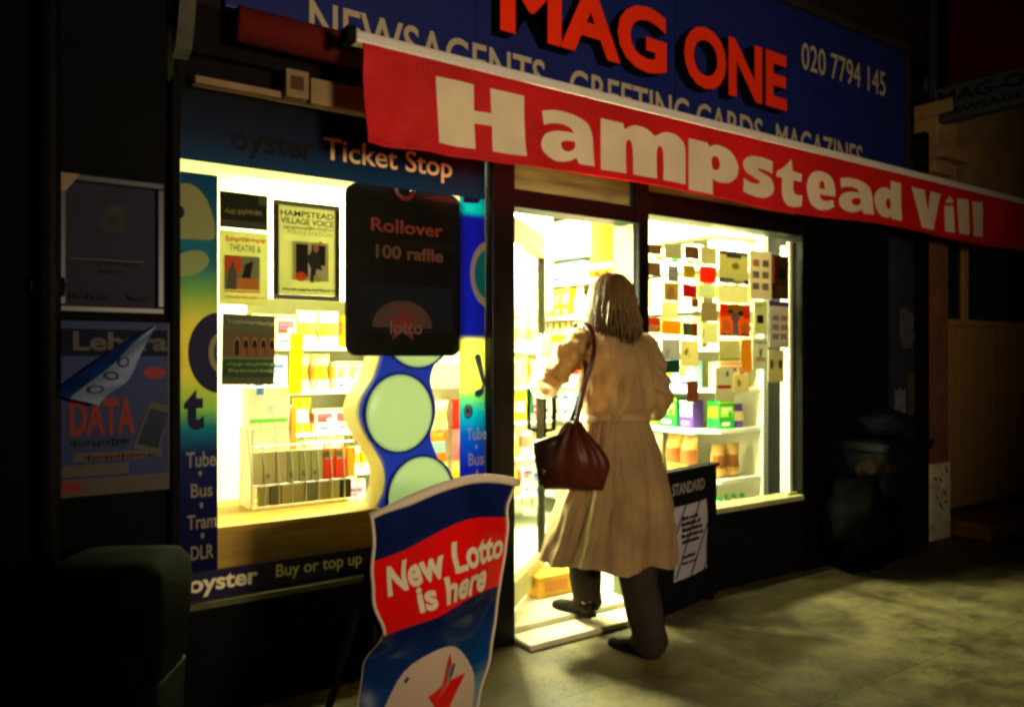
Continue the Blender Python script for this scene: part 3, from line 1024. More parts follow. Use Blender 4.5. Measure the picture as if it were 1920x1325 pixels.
mb = sheet((R[0] + 0.02, R[1] - 0.02, R[2] + 0.02, R[3] - 0.02), YI, pc((204, 204, 152), 0.45),
           [('t', 'HAMPSTEAD', 0.03, 0.885, 0.97, 0.955, INK, 0.02), ('t', 'VILLAGE VOICE', 0.03, 0.80, 0.97, 0.87, INK, 0.02)] + scrib(0.08, 0.735, 0.94, 0.785, GR, 13, 4) +
           [('t', 'POLICE STATION', 0.12, 0.675, 0.9, 0.722, GR), ('r', 0.2, 0.16, 0.84, 0.6, pc((170, 168, 118), 0.35)), ('r', 0.26, 0.2, 0.47, 0.57, DK), ('r', 0.53, 0.34, 0.78, 0.57, DK), ('r', 0.47, 0.16, 0.53, 0.6, pc((210, 208, 160), 0.4)),
            ('p', [(0.42, 0.44), (0.5, 0.46), (0.56, 0.55), (0.64, 0.55), (0.68, 0.42), (0.72, 0.28), (0.62, 0.3), (0.58, 0.14), (0.5, 0.14), (0.52, 0.3)], pc((44, 46, 40), 0.1)),
            ('p', [(a, b) for a, b in ell(0.61, 0.53, 0.05, 0.045, 12)], pc((170, 130, 70), 0.3)), ('p', [(a, b) for a, b in ell(0.34, 0.20, 0.10, 0.055, 14)], pc((240, 92, 20), 0.4)), ('r', 0.56, 0.15, 0.7, 0.22, pc((176, 168, 84), 0.3)), ('r', 0.66, 0.59, 0.72, 0.615, OR)] +
           scrib(0.02, 0.03, 0.98, 0.07, INK, 16, 6))
mb.build('bill', fp)
mb = MB()
FRM = mat('dull_grey_frame', (92, 94, 70), 0.5, 0.15)
mb.box(R[0], R[1], YI - 0.004, YI + 0.008, R[3] - 0.019, R[3], FRM)
mb.box(R[0], R[1], YI - 0.004, YI + 0.008, R[2], R[2] + 0.019, FRM)
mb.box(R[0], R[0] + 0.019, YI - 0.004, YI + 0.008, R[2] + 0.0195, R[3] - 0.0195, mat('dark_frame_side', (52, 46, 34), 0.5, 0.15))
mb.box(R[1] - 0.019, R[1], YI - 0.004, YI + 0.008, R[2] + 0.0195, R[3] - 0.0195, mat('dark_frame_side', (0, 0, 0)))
mb.build('frame', fp)
ARCH = [('r', 0, 0, 1, 0.1, pc((100, 96, 72), 0.15)), ('r', 0, 0.1, 1, 0.36, pc((52, 84, 42), 0.2)), ('r', 0, 0.36, 1, 0.4, pc((120, 130, 90), 0.2)), ('r', 0, 0.4, 1, 0.74, pc((116, 94, 62), 0.2))]
for k in range(5):
    cx = 0.27 + 0.165 * k
    ARCH.append(('p', [(cx - 0.065, 0.42)] + [(cx + 0.065 * cos(pi - pi * i / 8) , 0.56 + 0.12 * sin(pi * i / 8)) for i in range(9)] + [(cx + 0.065, 0.42)], pc((172, 132, 84), 0.25)))
    ARCH.append(('p', [(cx - 0.045, 0.42)] + [(cx + 0.045 * cos(pi - pi * i / 8) , 0.555 + 0.09 * sin(pi * i / 8)) for i in range(9)] + [(cx + 0.045, 0.42)], pc((50, 34, 24), 0.1)))
    if k: ARCH.append(('r', cx - 0.04, 0.42, cx + 0.02, 0.53, pc((176, 92, 40), 0.25)))
poster('arches_poster', 'dull green poster showing a row of lit stone arches', 'poster', rect_at(415, 588, 514, 722, YI), YI, pc((98, 100, 74), 0.15),
       ARCH + scrib(0.08, 0.84, 0.95, 0.92, pc((150, 150, 110), 0.2), 10, 2) + scrib(0.06, 0.26, 0.95, 0.32, pc((130, 150, 90), 0.2), 11, 5) + scrib(0.06, 0.17, 0.95, 0.23, pc((130, 150, 90), 0.2), 12, 7), 'bills in the left window', radians(1))

# the rounded black lottery poster hanging against the glass
lp = thing('hanging_poster', 'rounded black hanging poster with dull red Rollover lettering in the left window', 'poster', at(756, 667, 0.06))
R = rect_at(648, 340, 863, 667, 0.06)
LB = mat('black_poster_plastic', (5, 4, 4), 0.45, 0.2, 4)
mb = MB().prism(rrect(R[0], R[1], R[2], R[3], 0.05), 0.055, 0.07, LB)
mb.build('board', lp)
U = lambda u: R[0] + u * (R[1] - R[0])
V = lambda v: R[2] + v * (R[3] - R[2])
DR = mat('dull_red_print', (112, 34, 20), 0.6, 0.1)
DW = mat('dull_buff_print', (84, 52, 32), 0.6, 0.1)
mb = MB()
q = lambda u0, v0, u1, v1, k, m: mb.poly([(U(u0), 0.055 - k * 0.0006, V(v0)), (U(u1), 0.055 - k * 0.0006, V(v0)), (U(u1), 0.055 - k * 0.0006, V(v1)), (U(u0), 0.055 - k * 0.0006, V(v1))], m)
q(0.02, 0.66, 0.98, 0.69, 1, mat('painted_reflection', (30, 26, 20), 0.2, 0.1))  # strip painted in for a reflection in the window glass
q(0.1, 0.14, 0.92, 0.42, 1, mat('dusk_blue_print', (14, 18, 28), 0.6, 0.3, 4))
mb.poly([(U(a), 0.0538, V(b)) for a, b in ell(0.47, 0.17, 0.26, 0.16, 24, 0, pi)], mat('dull_pink_print', (66, 42, 34), 0.6, 0.1))
star = [(0.47 + (0.16 if i % 2 == 0 else 0.07) * sin(pi * i / 5) * 1.0, 0.19 + (0.12 if i % 2 == 0 else 0.045) * cos(pi * i / 5)) for i in range(10)]
mb.poly([(U(a), 0.053, V(b)) for a, b in star], mat('dull_red_star', (100, 16, 12), 0.6, 0.1))
mb.text('lotto', U(0.36), U(0.64), V(0.13), V(0.21), 0.0522, mat('pale_pink_print', (104, 66, 56), 0.6, 0.1), bold=0.02)
mb.text('Rollover', U(0.2), U(0.83), V(0.73), V(0.81), 0.0538, DR, bold=0.022)
mb.text('100 raffle', U(0.24), U(0.83), V(0.575), V(0.655), 0.0526, DW, bold=0.03)
for i in range(8):
    mb.prism([(U(0.1 + 0.028 * i), V(0.02)), (U(0.128 + 0.028 * i), V(0.02)), (U(0.124 + 0.028 * i), V(0.10 + 0.03 * (i % 3))), (U(0.104 + 0.028 * i), V(0.11 + 0.03 * (i % 3)))], 0.0520, 0.0525, LB)
mb.build('print', lp)
mb = MB()
c = P2(761, 352)
mb.tube([(c[0] + 0.044 * cos(2 * pi * i / 24), 0.046, c[1] + 0.044 * sin(2 * pi * i / 24)) for i in range(25)], 0.012, mat('dull_red_plastic', (90, 24, 18), 0.4, 0.1), 8)
mb.build('hanging_ring', lp, smooth=True)

# wavy ticket agent lightbox standing in the window
ws = thing('ticket_sign', 'wavy blue and cream plastic ticket sign with round pale panels behind the pavement board', 'sign', at(760, 900, 0.15))
YF, YK = 0.10, 0.27
left = [(705, 520), (728, 590), (722, 650), (712, 690), (704, 712), (684, 746), (678, 775), (684, 800), (698, 826), (712, 850), (724, 875), (727, 905), (722, 930), (706, 965), (697, 1000), (706, 1035)]
right = [(826, 1035), (818, 1000), (822, 965), (836, 935), (841, 910), (834, 882), (820, 856), (810, 830), (808, 806), (815, 785), (817, 762), (810, 730), (807, 712), (812, 690), (826, 664), (838, 640), (836, 600), (822, 560), (815, 520)]
outl = smooth_pts([at(a, b, YF) for a, b in left], 4) + smooth_pts([at(a, b, YF) for a, b in right], 4)
outl = [(p.x, p.z) for p in outl]
SB = mat('glossy_sign_blue', (40, 72, 200), 0.25, 0.10, 3, trans=0.3, glow=0.35)
SC = mat('cream_sign_body', (232, 226, 178), 0.3, 0.05, 3, trans=0.25)
MB().prism(outl, YF, YF + 0.028, SB).build('front', ws)
def scaled(o, f, cx=None):
    cx = sum(p[0] for p in o) / len(o)
    return [(cx + (p[0] - cx) * f, p[1]) for p in o]
mb = MB().prism(scaled(outl, 1.05), YF + 0.0285, YK, SC)
mb.build('body', ws)
LENS = mat('pale_green_lens', (206, 234, 160), 0.3, 0.04, 3, trans=0.3, glow=0.55)
RING = mat('dark_blue_ring', (30, 52, 168), 0.25, 0.05, trans=0.2)
for cx, cy, rx, ry in ((749, 774, 60, 72), (789, 928, 58, 72), (783, 622, 58, 66)):
    c = at(cx, cy, YF)
    kx = abs(at(cx + rx, cy, YF).x - c.x)
    kz = abs(at(cx, cy - ry, YF).z - c.z)
    mb = MB()
    mb.prism(ell(c.x, c.z, kx * 1.10, kz * 1.06, 40), YF - 0.004, YF - 0.0005, RING)
    r = mb.build('lens_ring', ws)
    rings = [[Vector((c.x + kx * f * cos(2 * pi * i / 40), YF - 0.005 - d, c.z + kz * f * sin(2 * pi * i / 40))) for i in range(40)] for f, d in ((1, 0), (0.9, 0.006), (0.6, 0.012), (0.2, 0.015))]
    MB().loft(rings, LENS).build('lens', r, smooth=True)

# ------------------------------------------------------------------ left wall: notice frame and torn poster board
nbd = thing('notice_frame', 'wall-mounted notice in a pale frame on the dark left wall', 'notice board', at(210, 585, -0.04))
R = rect_at(110, 322, 308, 584, -0.05)
NF = mat('dimmed_pale_frame', (54, 54, 66), 0.35, 0.1)  # pale frame darkened: the dim light is in its colour
mb = MB()
for a in ((R[0], R[1], R[3] - 0.022, R[3]), (R[0], R[1], R[2], R[2] + 0.022)):
    mb.box(a[0], a[1], -0.055, -0.002, a[2], a[3], NF, 0.004)
for a in ((R[0], R[0] + 0.022), (R[1] - 0.022, R[1])):
    mb.box(a[0], a[1], -0.055, -0.002, R[2] + 0.0225, R[3] - 0.0225, NF, 0.004)
mb.build('frame', nbd)
NP = mat('dimmed_notice_paper', (40, 41, 58), 0.7, 0.06, 4)  # pale paper darkened for the same falloff of light
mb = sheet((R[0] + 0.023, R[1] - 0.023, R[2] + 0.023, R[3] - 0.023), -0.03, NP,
           [('r', 0.36, 0.62, 0.66, 0.84, mat('dark_picture', (42, 42, 44), 0.6, 0.5, 25)), ('r', 0.04, 0.38, 0.86, 0.385, GR)] + scrib(0.2, 0.34, 0.82, 0.375, mat('faded_ink', (36, 36, 46), 0.7), 10, 3) + scrib(0.36, 0.27, 0.62, 0.31, mat('faded_ink', (0, 0, 0)), 5, 4) + scrib(0.05, 0.05, 0.5, 0.1, INK, 7, 9) + scrib(0.68, 0.05, 0.95, 0.1, INK, 4, 2))
mb.build('notice', nbd)
mb = MB().poly([(R[0] + 0.002, -0.0562, R[3] - 0.002), (R[0] + 0.002, -0.0562, R[3] - 0.06), (R[0] + 0.02, -0.0562, R[3] - 0.06), (R[0] + 0.06, -0.0562, R[3] - 0.002)], mat('brown_tape', (128, 104, 76), 0.5, 0.1))
mb.build('tape', nbd)

pb = thing('poster_board', 'blue mobile phone poster with red DATA lettering peeling off the left wall', 'poster', at(205, 945, -0.03))
R = rect_at(88, 600, 318, 936, -0.03)
PBL = mat('dimmed_blue_print', (5, 34, 92), 0.6, 0.2, 5)  # poster colours darkened for the dim light on this side
PW = mat('dimmed_white_print', (78, 72, 66), 0.7, 0.12, 6)
PR = mat('dimmed_red_print', (120, 12, 10), 0.6, 0.15, 5)
mb = sheet(R, -0.03, PW, [('r', 0.05, 0.10, 0.985, 1.0, PBL), ('r', 0.0, 0.80, 0.98, 0.955, mat('dimmed_dark_band', (16, 22, 42), 0.7, 0.3, 5)), ('t', 'Lebara', 0.2, 0.83, 0.98, 0.94, PW, 0.03),
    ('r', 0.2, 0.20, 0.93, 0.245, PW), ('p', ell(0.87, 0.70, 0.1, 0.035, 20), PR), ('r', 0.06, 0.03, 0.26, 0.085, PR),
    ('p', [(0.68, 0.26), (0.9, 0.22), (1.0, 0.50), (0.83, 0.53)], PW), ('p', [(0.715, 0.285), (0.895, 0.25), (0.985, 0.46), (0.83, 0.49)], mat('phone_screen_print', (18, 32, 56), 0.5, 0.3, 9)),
    ('t', 'DATA', 0.17, 0.345, 0.70, 0.56, PR, 0.04), ('r', 0.05, 0.115, 0.65, 0.18, PW)] + scrib(0.18, 0.28, 0.66, 0.33, mat('dimmed_grey_print', (44, 46, 52), 0.7), 6, 3) + scrib(0.3, 0.205, 0.9, 0.235, mat('dimmed_pink_print', (86, 44, 36), 0.7), 8, 3))
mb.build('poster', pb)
mb = MB()
A = smooth_pts([at(302, 604, -0.035), at(235, 640, -0.05), at(165, 688, -0.07), at(94, 738, -0.05)], 5)
B = smooth_pts([at(302, 606, -0.035), at(268, 655, -0.10), at(235, 715, -0.14), at(186, 762, -0.10)], 5)
n = len(A)
FW_ = mat('peeled_paper_back', (116, 132, 166), 0.7, 0.12, 9)
FB_ = mat('peeled_paper_blue', (14, 54, 124), 0.6, 0.15, 6)
def flap(u, v):
    i = min(int(u * (n - 1)), n - 2)
    f = u * (n - 1) - i
    a = A[i].lerp(A[i + 1], f)
    b = B[i].lerp(B[i + 1], f)
    p = a.lerp(b, v)
    return p + Vector((0, -0.045 * sin(pi * v) * u + 0.006 * sin(17 * u + 6 * v), 0.012 * sin(9 * u) * v))
mb.grid(flap, 24, 5, FB_, 0, 1, 0, 0.36)
mb.grid(flap, 24, 9, FW_, 0, 1, 0.36, 1)
for uu, vv in ((0.84, 0.62), (0.66, 0.58), (0.5, 0.55)):
    c = flap(uu, vv)
    for k, m in ((0.020, mat('peeled_grey_ring', (38, 48, 74), 0.7)), (0.013, FW_)):
        off = 0.004 if k > 0.015 else 0.006
        mb.poly([flap(uu + k * 2.4 * cos(2 * pi * i / 16), vv + k * 9 * sin(2 * pi * i / 16)) + Vector((0, -off, 0)) for i in range(16)], m)
mb.build('peeling_corner', pb, smooth=True)

# ------------------------------------------------------------------ bills and cards on the right window
def crop(u, v):                    # notes were taken on an enlargement of the window
    return 1200 + u / 4.73, 420 + v / 4.73


CARDS = [  # u0 v0 u1 v1 colour, extra marks, label
    (78, 178, 190, 262, (128, 108, 64), [], 'dull brown postcard in the top left corner of the right window'),
    (220, 170, 370, 300, (178, 178, 142), [], 'plain grey postcard in the top row of the right window'),
    (397, 190, 525, 305, (112, 84, 50), [('r', .1, .1, .55, .6, pc((140, 118, 74), .3))], 'dark brown picture card in the top row of the right window'),
    (540, 200, 680, 350, (196, 192, 142), 'S', 'beige card with faint writing in the top row of the right window'),
    (78, 335, 184, 455, (138, 112, 64), [], 'tan brown card below the green and white bunting'),
    (250, 365, 340, 510, (150, 160, 160), [('r', .0, .2, 1, .26, pc((110, 120, 160), .3)), ('r', .0, .62, 1, .7, pc((110, 120, 160), .3))], 'blue grey striped card beside the olive card'),
    (385, 360, 490, 475, (186, 174, 34), [('p', ell(.5, .5, .3, .3, 12), pc((214, 198, 60), .4))], 'olive yellow card beside the bright red card'),
    (530, 368, 675, 515, (255, 66, 8), [], 'plain bright orange red card in the right window'),
    (698, 228, 960, 520, (196, 192, 132), [('r', 0, .88, 1, 1, pc((120, 120, 116), .3)), ('r', .25, .8, .75, .9, pc((60, 64, 96), .2)), ('p', ell(.56, .55, .14, .11, 14), pc((186, 160, 44), .4)), ('r', 0, 0, 1, .1, pc((150, 146, 124), .3)), ('r', 0, .1, .5, .16, pc((104, 108, 134), .3)), ('r', .84, .02, 1, .14, pc((46, 44, 140), .3))], 'large beige poster with a yellow emblem and grey header'),
    (380, 535, 505, 648, (186, 26, 44), [], 'crimson card below the olive yellow card'),
    (512, 528, 675, 650, (216, 220, 172), [('r', 0, .92, 1, 1, pc((235, 235, 200), .5))], 'pale green blank card under the bright red card'),
    (215, 515, 345, 675, (190, 164, 80), [('r', .25, .1, .7, .8, pc((202, 178, 98), .4))], 'ochre card under the blue grey striped card'),
    (690, 530, 960, 690, (228, 224, 174), [('r', .5, 0, .51, 1, pc((206, 204, 160), .4))], 'wide cream notice below the large beige poster'),
    (194, 690, 338, 840, (234, 230, 182), [], 'blank cream card below the ochre card'),
    (455, 655, 520, 740, (130, 92, 62), [('r', 0, 0, 1, .2, pc((200, 180, 130), .4))], 'small dark brown card right of the blank cream card'),
    (540, 690, 690, 860, (172, 162, 112), [], 'plain greyish card left of the bright picture poster'),
    (190, 850, 363, 975, (244, 180, 16), [], 'golden yellow card in the right window'),
    (380, 875, 510, 990, (112, 122, 70), [('r', .66, 0, 1, 1, pc((196, 84, 40), .4)), ('r', 0, 0, .3, 1, pc((90, 118, 70), .3))], 'green and rust card right of the golden yellow card'),
    (706, 702, 974, 990, (226, 128, 36), 'PIC', 'bright orange and blue picture poster in the right window'),
    (195, 1020, 355, 1190, (190, 190, 184), [('p', [(.2, .1), (.3, .12), (.36, .4), (.28, .5)], pc((150, 150, 150), .3))], 'lavender grey card below the golden yellow card'),
    (217, 1206, 355, 1322, (8, 74, 56), [], 'dark green card beside the shopper\'s right arm'),
    (364, 1035, 520, 1262, (230, 222, 164), [('p', [(.15, .55), (.35, .75), (.45, .6), (.3, .4)], pc((186, 160, 60), .4)), ('p', [(.4, .3), (.5, .5), (.55, .45)], GR)], 'cream card with a gold leaf mark'),
    (545, 872, 690, 1058, (228, 228, 178), [('p', [(.05, .3), (.15, .7), (.2, .68), (.1, .28)], GR)], 'pale card with one slanting pen stroke'),
    (700, 1030, 892, 1220, (204, 198, 146), 'S2', 'beige card with a line of brown lettering under the picture poster'),
    (900, 1020, 992, 1312, (222, 166, 18), [('r', .0, .92, 1, 1, pc((236, 214, 80), .4))], 'upright mustard yellow card under the picture poster'),
    (976, 232, 1166, 662, (206, 196, 166), 'ST', 'white sheet with six printed stamps'),
    (1015, 680, 1130, 975, (198, 200, 146), [('r', .2, .33, .7, .58, pc((60, 48, 34), .15)), ('p', ell(.45, .45, .14, .1, 12), pc((34, 28, 22), .1))] + scrib(.1, .84, .8, .92, GR, 4, 3), 'narrow cream sheet with one dark oval picture'),
    (998, 1010, 1130, 1290, (208, 208, 182), [('p', [(.45, .4), (.6, .42), (.7, .75), (.5, .6), (.4, .8)], pc((156, 150, 88), .4)), ('r', .2, .25, .85, .4, pc((214, 176, 150), .4))] + scrib(.12, .82, .85, .92, GR, 5, 5), 'white sheet with a sketched plant'),
    (1146, 682, 1322, 1095, (188, 180, 166), 'PU', 'white sheet with a purple header near the window edge'),
    (1136, 1112, 1276, 1402, (196, 190, 142), [('r', .12, .42, .3, .68, pc((96, 66, 44), .2)), ('r', .66, .42, .86, .68, pc((70, 52, 36), .2)), ('r', .35, .5, .6, .62, pc((206, 196, 140), .4))], 'cream sheet with two small dark portraits'),
    (1172, 272, 1320, 660, (66, 44, 26), [('r', 0, .35, .14, .95, pc((196, 84, 20), .3)), ('p', ell(.6, .6, .25, .14, 12), pc((34, 26, 26), .1)), ('r', .3, .05, .8, .3, pc((86, 64, 32), .2))], 'dark brown poster with an orange edge near the window edge'),
    (670, 1270, 826, 1572, (206, 202, 168), [('r', .12, .37, .88, .47, pc((222, 64, 44), .4)), ('p', ell(.66, .8, .08, .09, 10), pc((96, 98, 104), .2))], 'white notice crossed by one red line'),
    (828, 1330, 968, 1492, (222, 212, 156), [('p', ell(.35, .5, .13, .2, 12), pc((216, 166, 96), .4))], 'small cream card with an orange leaf'),
    (78, 828, 184, 960, (222, 150, 104), [('r', 0, .5, 1, 1, pc((238, 96, 62), .4)), ('r', 0, 0, 1, .4, pc((206, 186, 146), .4))], 'salmon and pink card at the left edge of the right window'),
    (418, 1392, 515, 1580, (140, 86, 44), [], 'plain brown card hanging low in the right window'),
]
for i, (u0, v0, u1, v1, c, ex, lab) in enumerate(CARDS):
    a, b = crop(u0, v0), crop(u1, v1)
    yy = YI + 0.004 * (i % 3)
    R = rect_at(a[0], a[1], b[0], b[1], yy)
    if ex == 'S': ex = scrib(.1, .8, .9, .9, pc((160, 156, 110), .3), 6, 1) + scrib(.1, .6, .8, .68, pc((160, 156, 110), .3), 5, 4)
    elif ex == 'S2': ex = scrib(.06, .08, .94, .17, pc((160, 80, 50), .3), 9, 2) + [('r', 0, 0, 1, .05, pc((236, 214, 60), .4))]
    elif ex == 'PU': ex = [('r', 0, .9, 1, 1, pc((92, 60, 150), .3))] + [('r', .16 + .42 * (k % 2), .18 + .2 * (k // 2), .46 + .42 * (k % 2), .30 + .2 * (k // 2), pc((158, 150, 150) if k not in (3, 5) else (206, 140, 116), .3)) for k in range(6)]
    elif ex == 'ST': ex = [('r', .12 + .44 * (k % 2), .2 + .24 * (k // 2), .42 + .44 * (k % 2), .34 + .24 * (k // 2), pc((140, 134, 124) if k != 4 else (206, 140, 120), .3)) for k in range(6)]
    elif ex == 'PIC': ex = [('r', 0, .6, .24, 1, pc((240, 70, 28), .4)), ('r', .78, .55, 1, .95, pc((240, 70, 28), .4)), ('r', .24, .62, .78, 1, pc((170, 140, 24), .3)), ('p', ell(.34, .76, .1, .06, 10), pc((60, 46, 20), .1)), ('p', ell(.68, .72, .1, .08, 10), pc((60, 46, 20), .1)),
            ('p', [(.4, 0), (.62, 0), (.58, .5), (.44, .5)], pc((128, 160, 160), .4)), ('p', ell(.5, .58, .16, .14, 12), pc((140, 130, 110), .3)), ('r', .02, 0, .34, .07, pc((54, 40, 70), .2)), ('r', .66, .02, .96, .08, pc((54, 40, 70), .2)), ('p', ell(.17, .3, .16, .2, 12), pc((240, 170, 60), .4)), ('p', ell(.82, .26, .16, .2, 12), pc((214, 150, 30), .4))]
    poster('window_card', lab, 'card', R, yy, pc(c, .3), ex, 'cards taped inside the right window', radians(random.uniform(-1.2, 1.2)))
# bunting of little pennants above the cards
mb = MB()
bc = [(228, 230, 160), (160, 206, 40), (232, 236, 180), (40, 186, 80), (110, 200, 206), (246, 224, 20), (240, 226, 60)]
for k in range(7):
    a, b = crop(75 + 68 * k, 268 + 9 * k), crop(140 + 68 * k, 318 + 9 * k)
    p, q = at(a[0], a[1], 0.058), at(b[0], b[1], 0.058)
    mb.add([(p.x, 0.058, p.z), (q.x, 0.058, p.z - 0.003), (q.x - 0.004, 0.062, q.z), (p.x + 0.004, 0.062, q.z + 0.003)], [(0, 1, 2, 3)], pc(bc[k], .45))
single(mb, 'bunting', 'string of small green, white and yellow pennants across the right window cards', 'bunting', at(1250, 488, 0.058))

# ------------------------------------------------------------------ inside the shop
def lamp_unit(x, y):
    t = thing('ceiling_light', 'fluorescent batten on the shop ceiling', 'ceiling light', (x, y, CEIL), 'fluorescent battens on the shop ceiling')
    MB().box(x - 0.62, x + 0.62, y - 0.04, y + 0.04, CEIL - 0.05, CEIL - 0.001, WHITE).build('housing', t)
    MB().tube([(x - 0.6, y, CEIL - 0.066), (x + 0.6, y, CEIL - 0.066)], 0.014, emit_mat('fluorescent_tube', SHOP_LIGHT, 6), 10).build('tube', t)


for lx, ly in BATTENS:
    lamp_unit(lx, ly)

t = thing('window_light', 'slim fluorescent batten fixed inside the head of the right window', 'window light', (3.6, 0.17, 2.13))
MB().box(3.03, 4.17, 0.142, 0.165, 2.10, 2.18, WHITE).build('housing', t)
MB().tube([(3.05, 0.175, 2.16), (4.15, 0.175, 2.16)], 0.008, emit_mat('fluorescent_tube_slim', SHOP_LIGHT, 5), 8).build('tube', t)

t = thing('added_rim_light', 'added unseen light strip on a stand just inside the door post', 'light', (2.19, 0.33, FL), None)  # added fitting for the rim lamp, hidden behind the door post
MB().box(2.17, 2.21, 0.335, 0.365, FL, 2.2, WHITE).build('stand', t)
MB().tube([(2.215, 0.318, 1.0), (2.215, 0.318, 2.1)], 0.010, emit_mat('added_rim_tube', SHOP_LIGHT, 4), 8).build('tube', t)

YBK = 1.75
bx0 = at(404, 700, YBK).x
bu = thing('shelving_unit', 'cream shop shelving facing the left window with a tall blank header', 'shelving', ((bx0 + 3.7) / 2, 2.0, FL))
xm = at(462, 700, YBK).x
zh = at(560, 562, YBK).z
mb = MB().box(bx0, 3.70, YBK, YBK + 0.03, zh, CEIL - 0.15, CREAM, 0.004)
mb.box(bx0, xm, YBK - 0.002, YBK + 0.03, FL, zh - 0.001, CREAM, 0.003)
mb.build('header_panel', bu)
MB().box(bx0, 3.70, YBK + 0.38, YBK + 0.40, FL, CEIL - 0.15, CREAM).build('back_panel', bu)
BSH = [0.30, 0.58, 0.84, 1.10, 1.37]
for z in BSH:
    MB().box(xm + 0.002, 3.70, YBK - 0.02, YBK + 0.379, z - 0.02, z, STEEL, 0.003).build('shelf', bu)
for a in (xm + 0.9, xm + 1.85):
    MB().box(a, a + 0.03, YBK + 0.30, YBK + 0.379, FL, zh, STEEL).build('upright', bu)

XF = at(1337, 800, 0.35).x
ru = thing('shelving_unit', 'cream shop shelving with perforated upright seen through the right window', 'shelving', (4.2, 1.8, FL))
RSH = [0.24, 0.53, 0.85, 1.11, 1.37, 1.63, 1.89]
mb = MB().box(RIGHTWALL - 0.05, RIGHTWALL - 0.03, 0.40, 3.3, FL, 2.3, CREAM)
mb.build('back_panel', ru)
SLOT = mat('slot_shadow_steel', (96, 96, 80), 0.6, 0.1)
mb = MB().box(RIGHTWALL - 0.05, RIGHTWALL - 0.004, 0.362, 0.398, FL, 2.3, STEEL)
for k in range(80):
    z = 0.2 + 0.026 * k
    mb.box(RIGHTWALL - 0.032, RIGHTWALL - 0.022, 0.3612, 0.3618, z, z + 0.013, SLOT)
mb.build('upright', ru)
for a in (1.3, 2.25):
    MB().box(RIGHTWALL - 0.09, RIGHTWALL - 0.051, a, a + 0.03, FL, 2.3, STEEL).build('upright', ru)
TICK = mat('pale_blue_price_strip', (196, 214, 220), 0.4, 0.08, 30, trans=0.2)
for z in RSH:
    mb = MB()
    mb.prism([(0, 0)] * 0 or [(XF, 0)] * 0 or [(0, 0), (1, 0), (1, 1)], 0, 0, STEEL) if False else None
    pts = [(XF, 0.50), (XF + 0.10, 0.375), (RIGHTWALL - 0.052, 0.375), (RIGHTWALL - 0.052, 3.3), (XF, 3.3)]
    n = 5
    mb.add([(x, y, z) for x, y in pts] + [(x, y, z - 0.025) for x, y in pts], [tuple(range(n)), tuple(range(2 * n - 1, n - 1, -1))] + [(i, (i + 1) % n, (i + 1) % n + n, i + n) for i in range(n)], STEEL)
    s = mb.build('shelf', ru)
    MB().box(XF - 0.008, XF - 0.001, 0.50, 2.6, z - 0.034, z + 0.004, TICK).build('price_strip', s)
mb = MB().box(XF + 0.05, RIGHTWALL - 0.051, 0.377, 3.3, 2.08, 2.38, CREAM, 0.004)
mb.build('header_panel', ru)

# goods: one mesh per kind and colour, every packet an object
GM = {}


def goods_mesh(kind, c, c2):
    key = (kind, c, c2)
    if key in GM:
        return GM[key]
    m, m2 = pack(c), pack(c2)
    mb = MB()
    if kind == 'carton':
        mb.box(-0.5, 0.5, -0.5, 0.5, 0, 1, m, 0.02)
        mb.box(-0.40, 0.40, -0.506, -0.5, 0.42, 0.82, m2)
        m3 = pack((250, 246, 228) if sum(c) < 560 else (60, 70, 110))
        mb.box(-0.30, 0.20, -0.508, -0.506, 0.12, 0.24, m3)
        mb.box(-0.32, 0.32, -0.509, -0.506, 0.66, 0.75, m3)
        mb.box(-0.32, 0.10, -0.509, -0.506, 0.56, 0.60, m3)
        mb.prism(ell(0.22, 0.52, 0.13, 0.09, 10), -0.510, -0.506, m)
        mb.box(-0.5, 0.5, -0.503, -0.5, 0.90, 0.97, m2)
        mb.box(-0.503, -0.5, -0.4, 0.4, 0.4, 0.8, m2)
    elif kind == 'bottle':
        mb.lathe([(0.40, 0), (0.45, 0.03), (0.45, 0.26)], (0, 0, 0), m, 12)
        mb.lathe([(0.455, 0.26), (0.455, 0.52)], (0, 0, 0), m2, 12)
        mb.lathe([(0.45, 0.52), (0.43, 0.62), (0.22, 0.78), (0.17, 0.86)], (0, 0, 0), m, 12)
        mb.lathe([(0.2, 0.861), (0.2, 1.0)], (0, 0, 0), m2, 12)
    elif kind == 'tin':
        mb.lathe([(0.46, 0), (0.48, 0.04), (0.48, 0.3)], (0, 0, 0), m, 12)
        mb.lathe([(0.485, 0.3), (0.485, 0.74)], (0, 0, 0), m2, 12)
        mb.lathe([(0.48, 0.74), (0.48, 0.95), (0.45, 1.0)], (0, 0, 0), m, 12)
    else:                                     # a pillow bag
        def f(u, v, s):
            x, z = u - 0.5, v
            k = (4 * u * (1 - u)) ** 0.6 * (4 * v * (1 - v)) ** 0.45
            x *= 1 - 0.12 * sin(pi * v)
            return Vector((x + 0.03 * sin(9 * v), s * 0.42 * k + 0.03 * sin(11 * u + 7 * v), z))
        mb.grid(lambda u, v: f(u, v, -1), 8, 4, m, 0, 1, 0, 0.3)
        mb.grid(lambda u, v: f(u, v, -1), 8, 5, m2, 0, 1, 0.3, 0.68)
        mb.grid(lambda u, v: f(u, v, -1), 8, 4, m, 0, 1, 0.68, 1)
        mb.grid(lambda u, v: f(u, v, 1), 8, 8, m)
    o = mb.build(kind, smooth=kind != 'carton')
    me = o.data
    bpy.data.objects.remove(o)
    GM[key] = me
    return me


NAMES = {'carton': 'grocery_carton', 'bottle': 'drink_bottle', 'tin': 'food_tin', 'bag': 'snack_bag'}
WORD = {'carton': 'carton', 'bottle': 'bottle', 'tin': 'tin', 'bag': 'bag'}


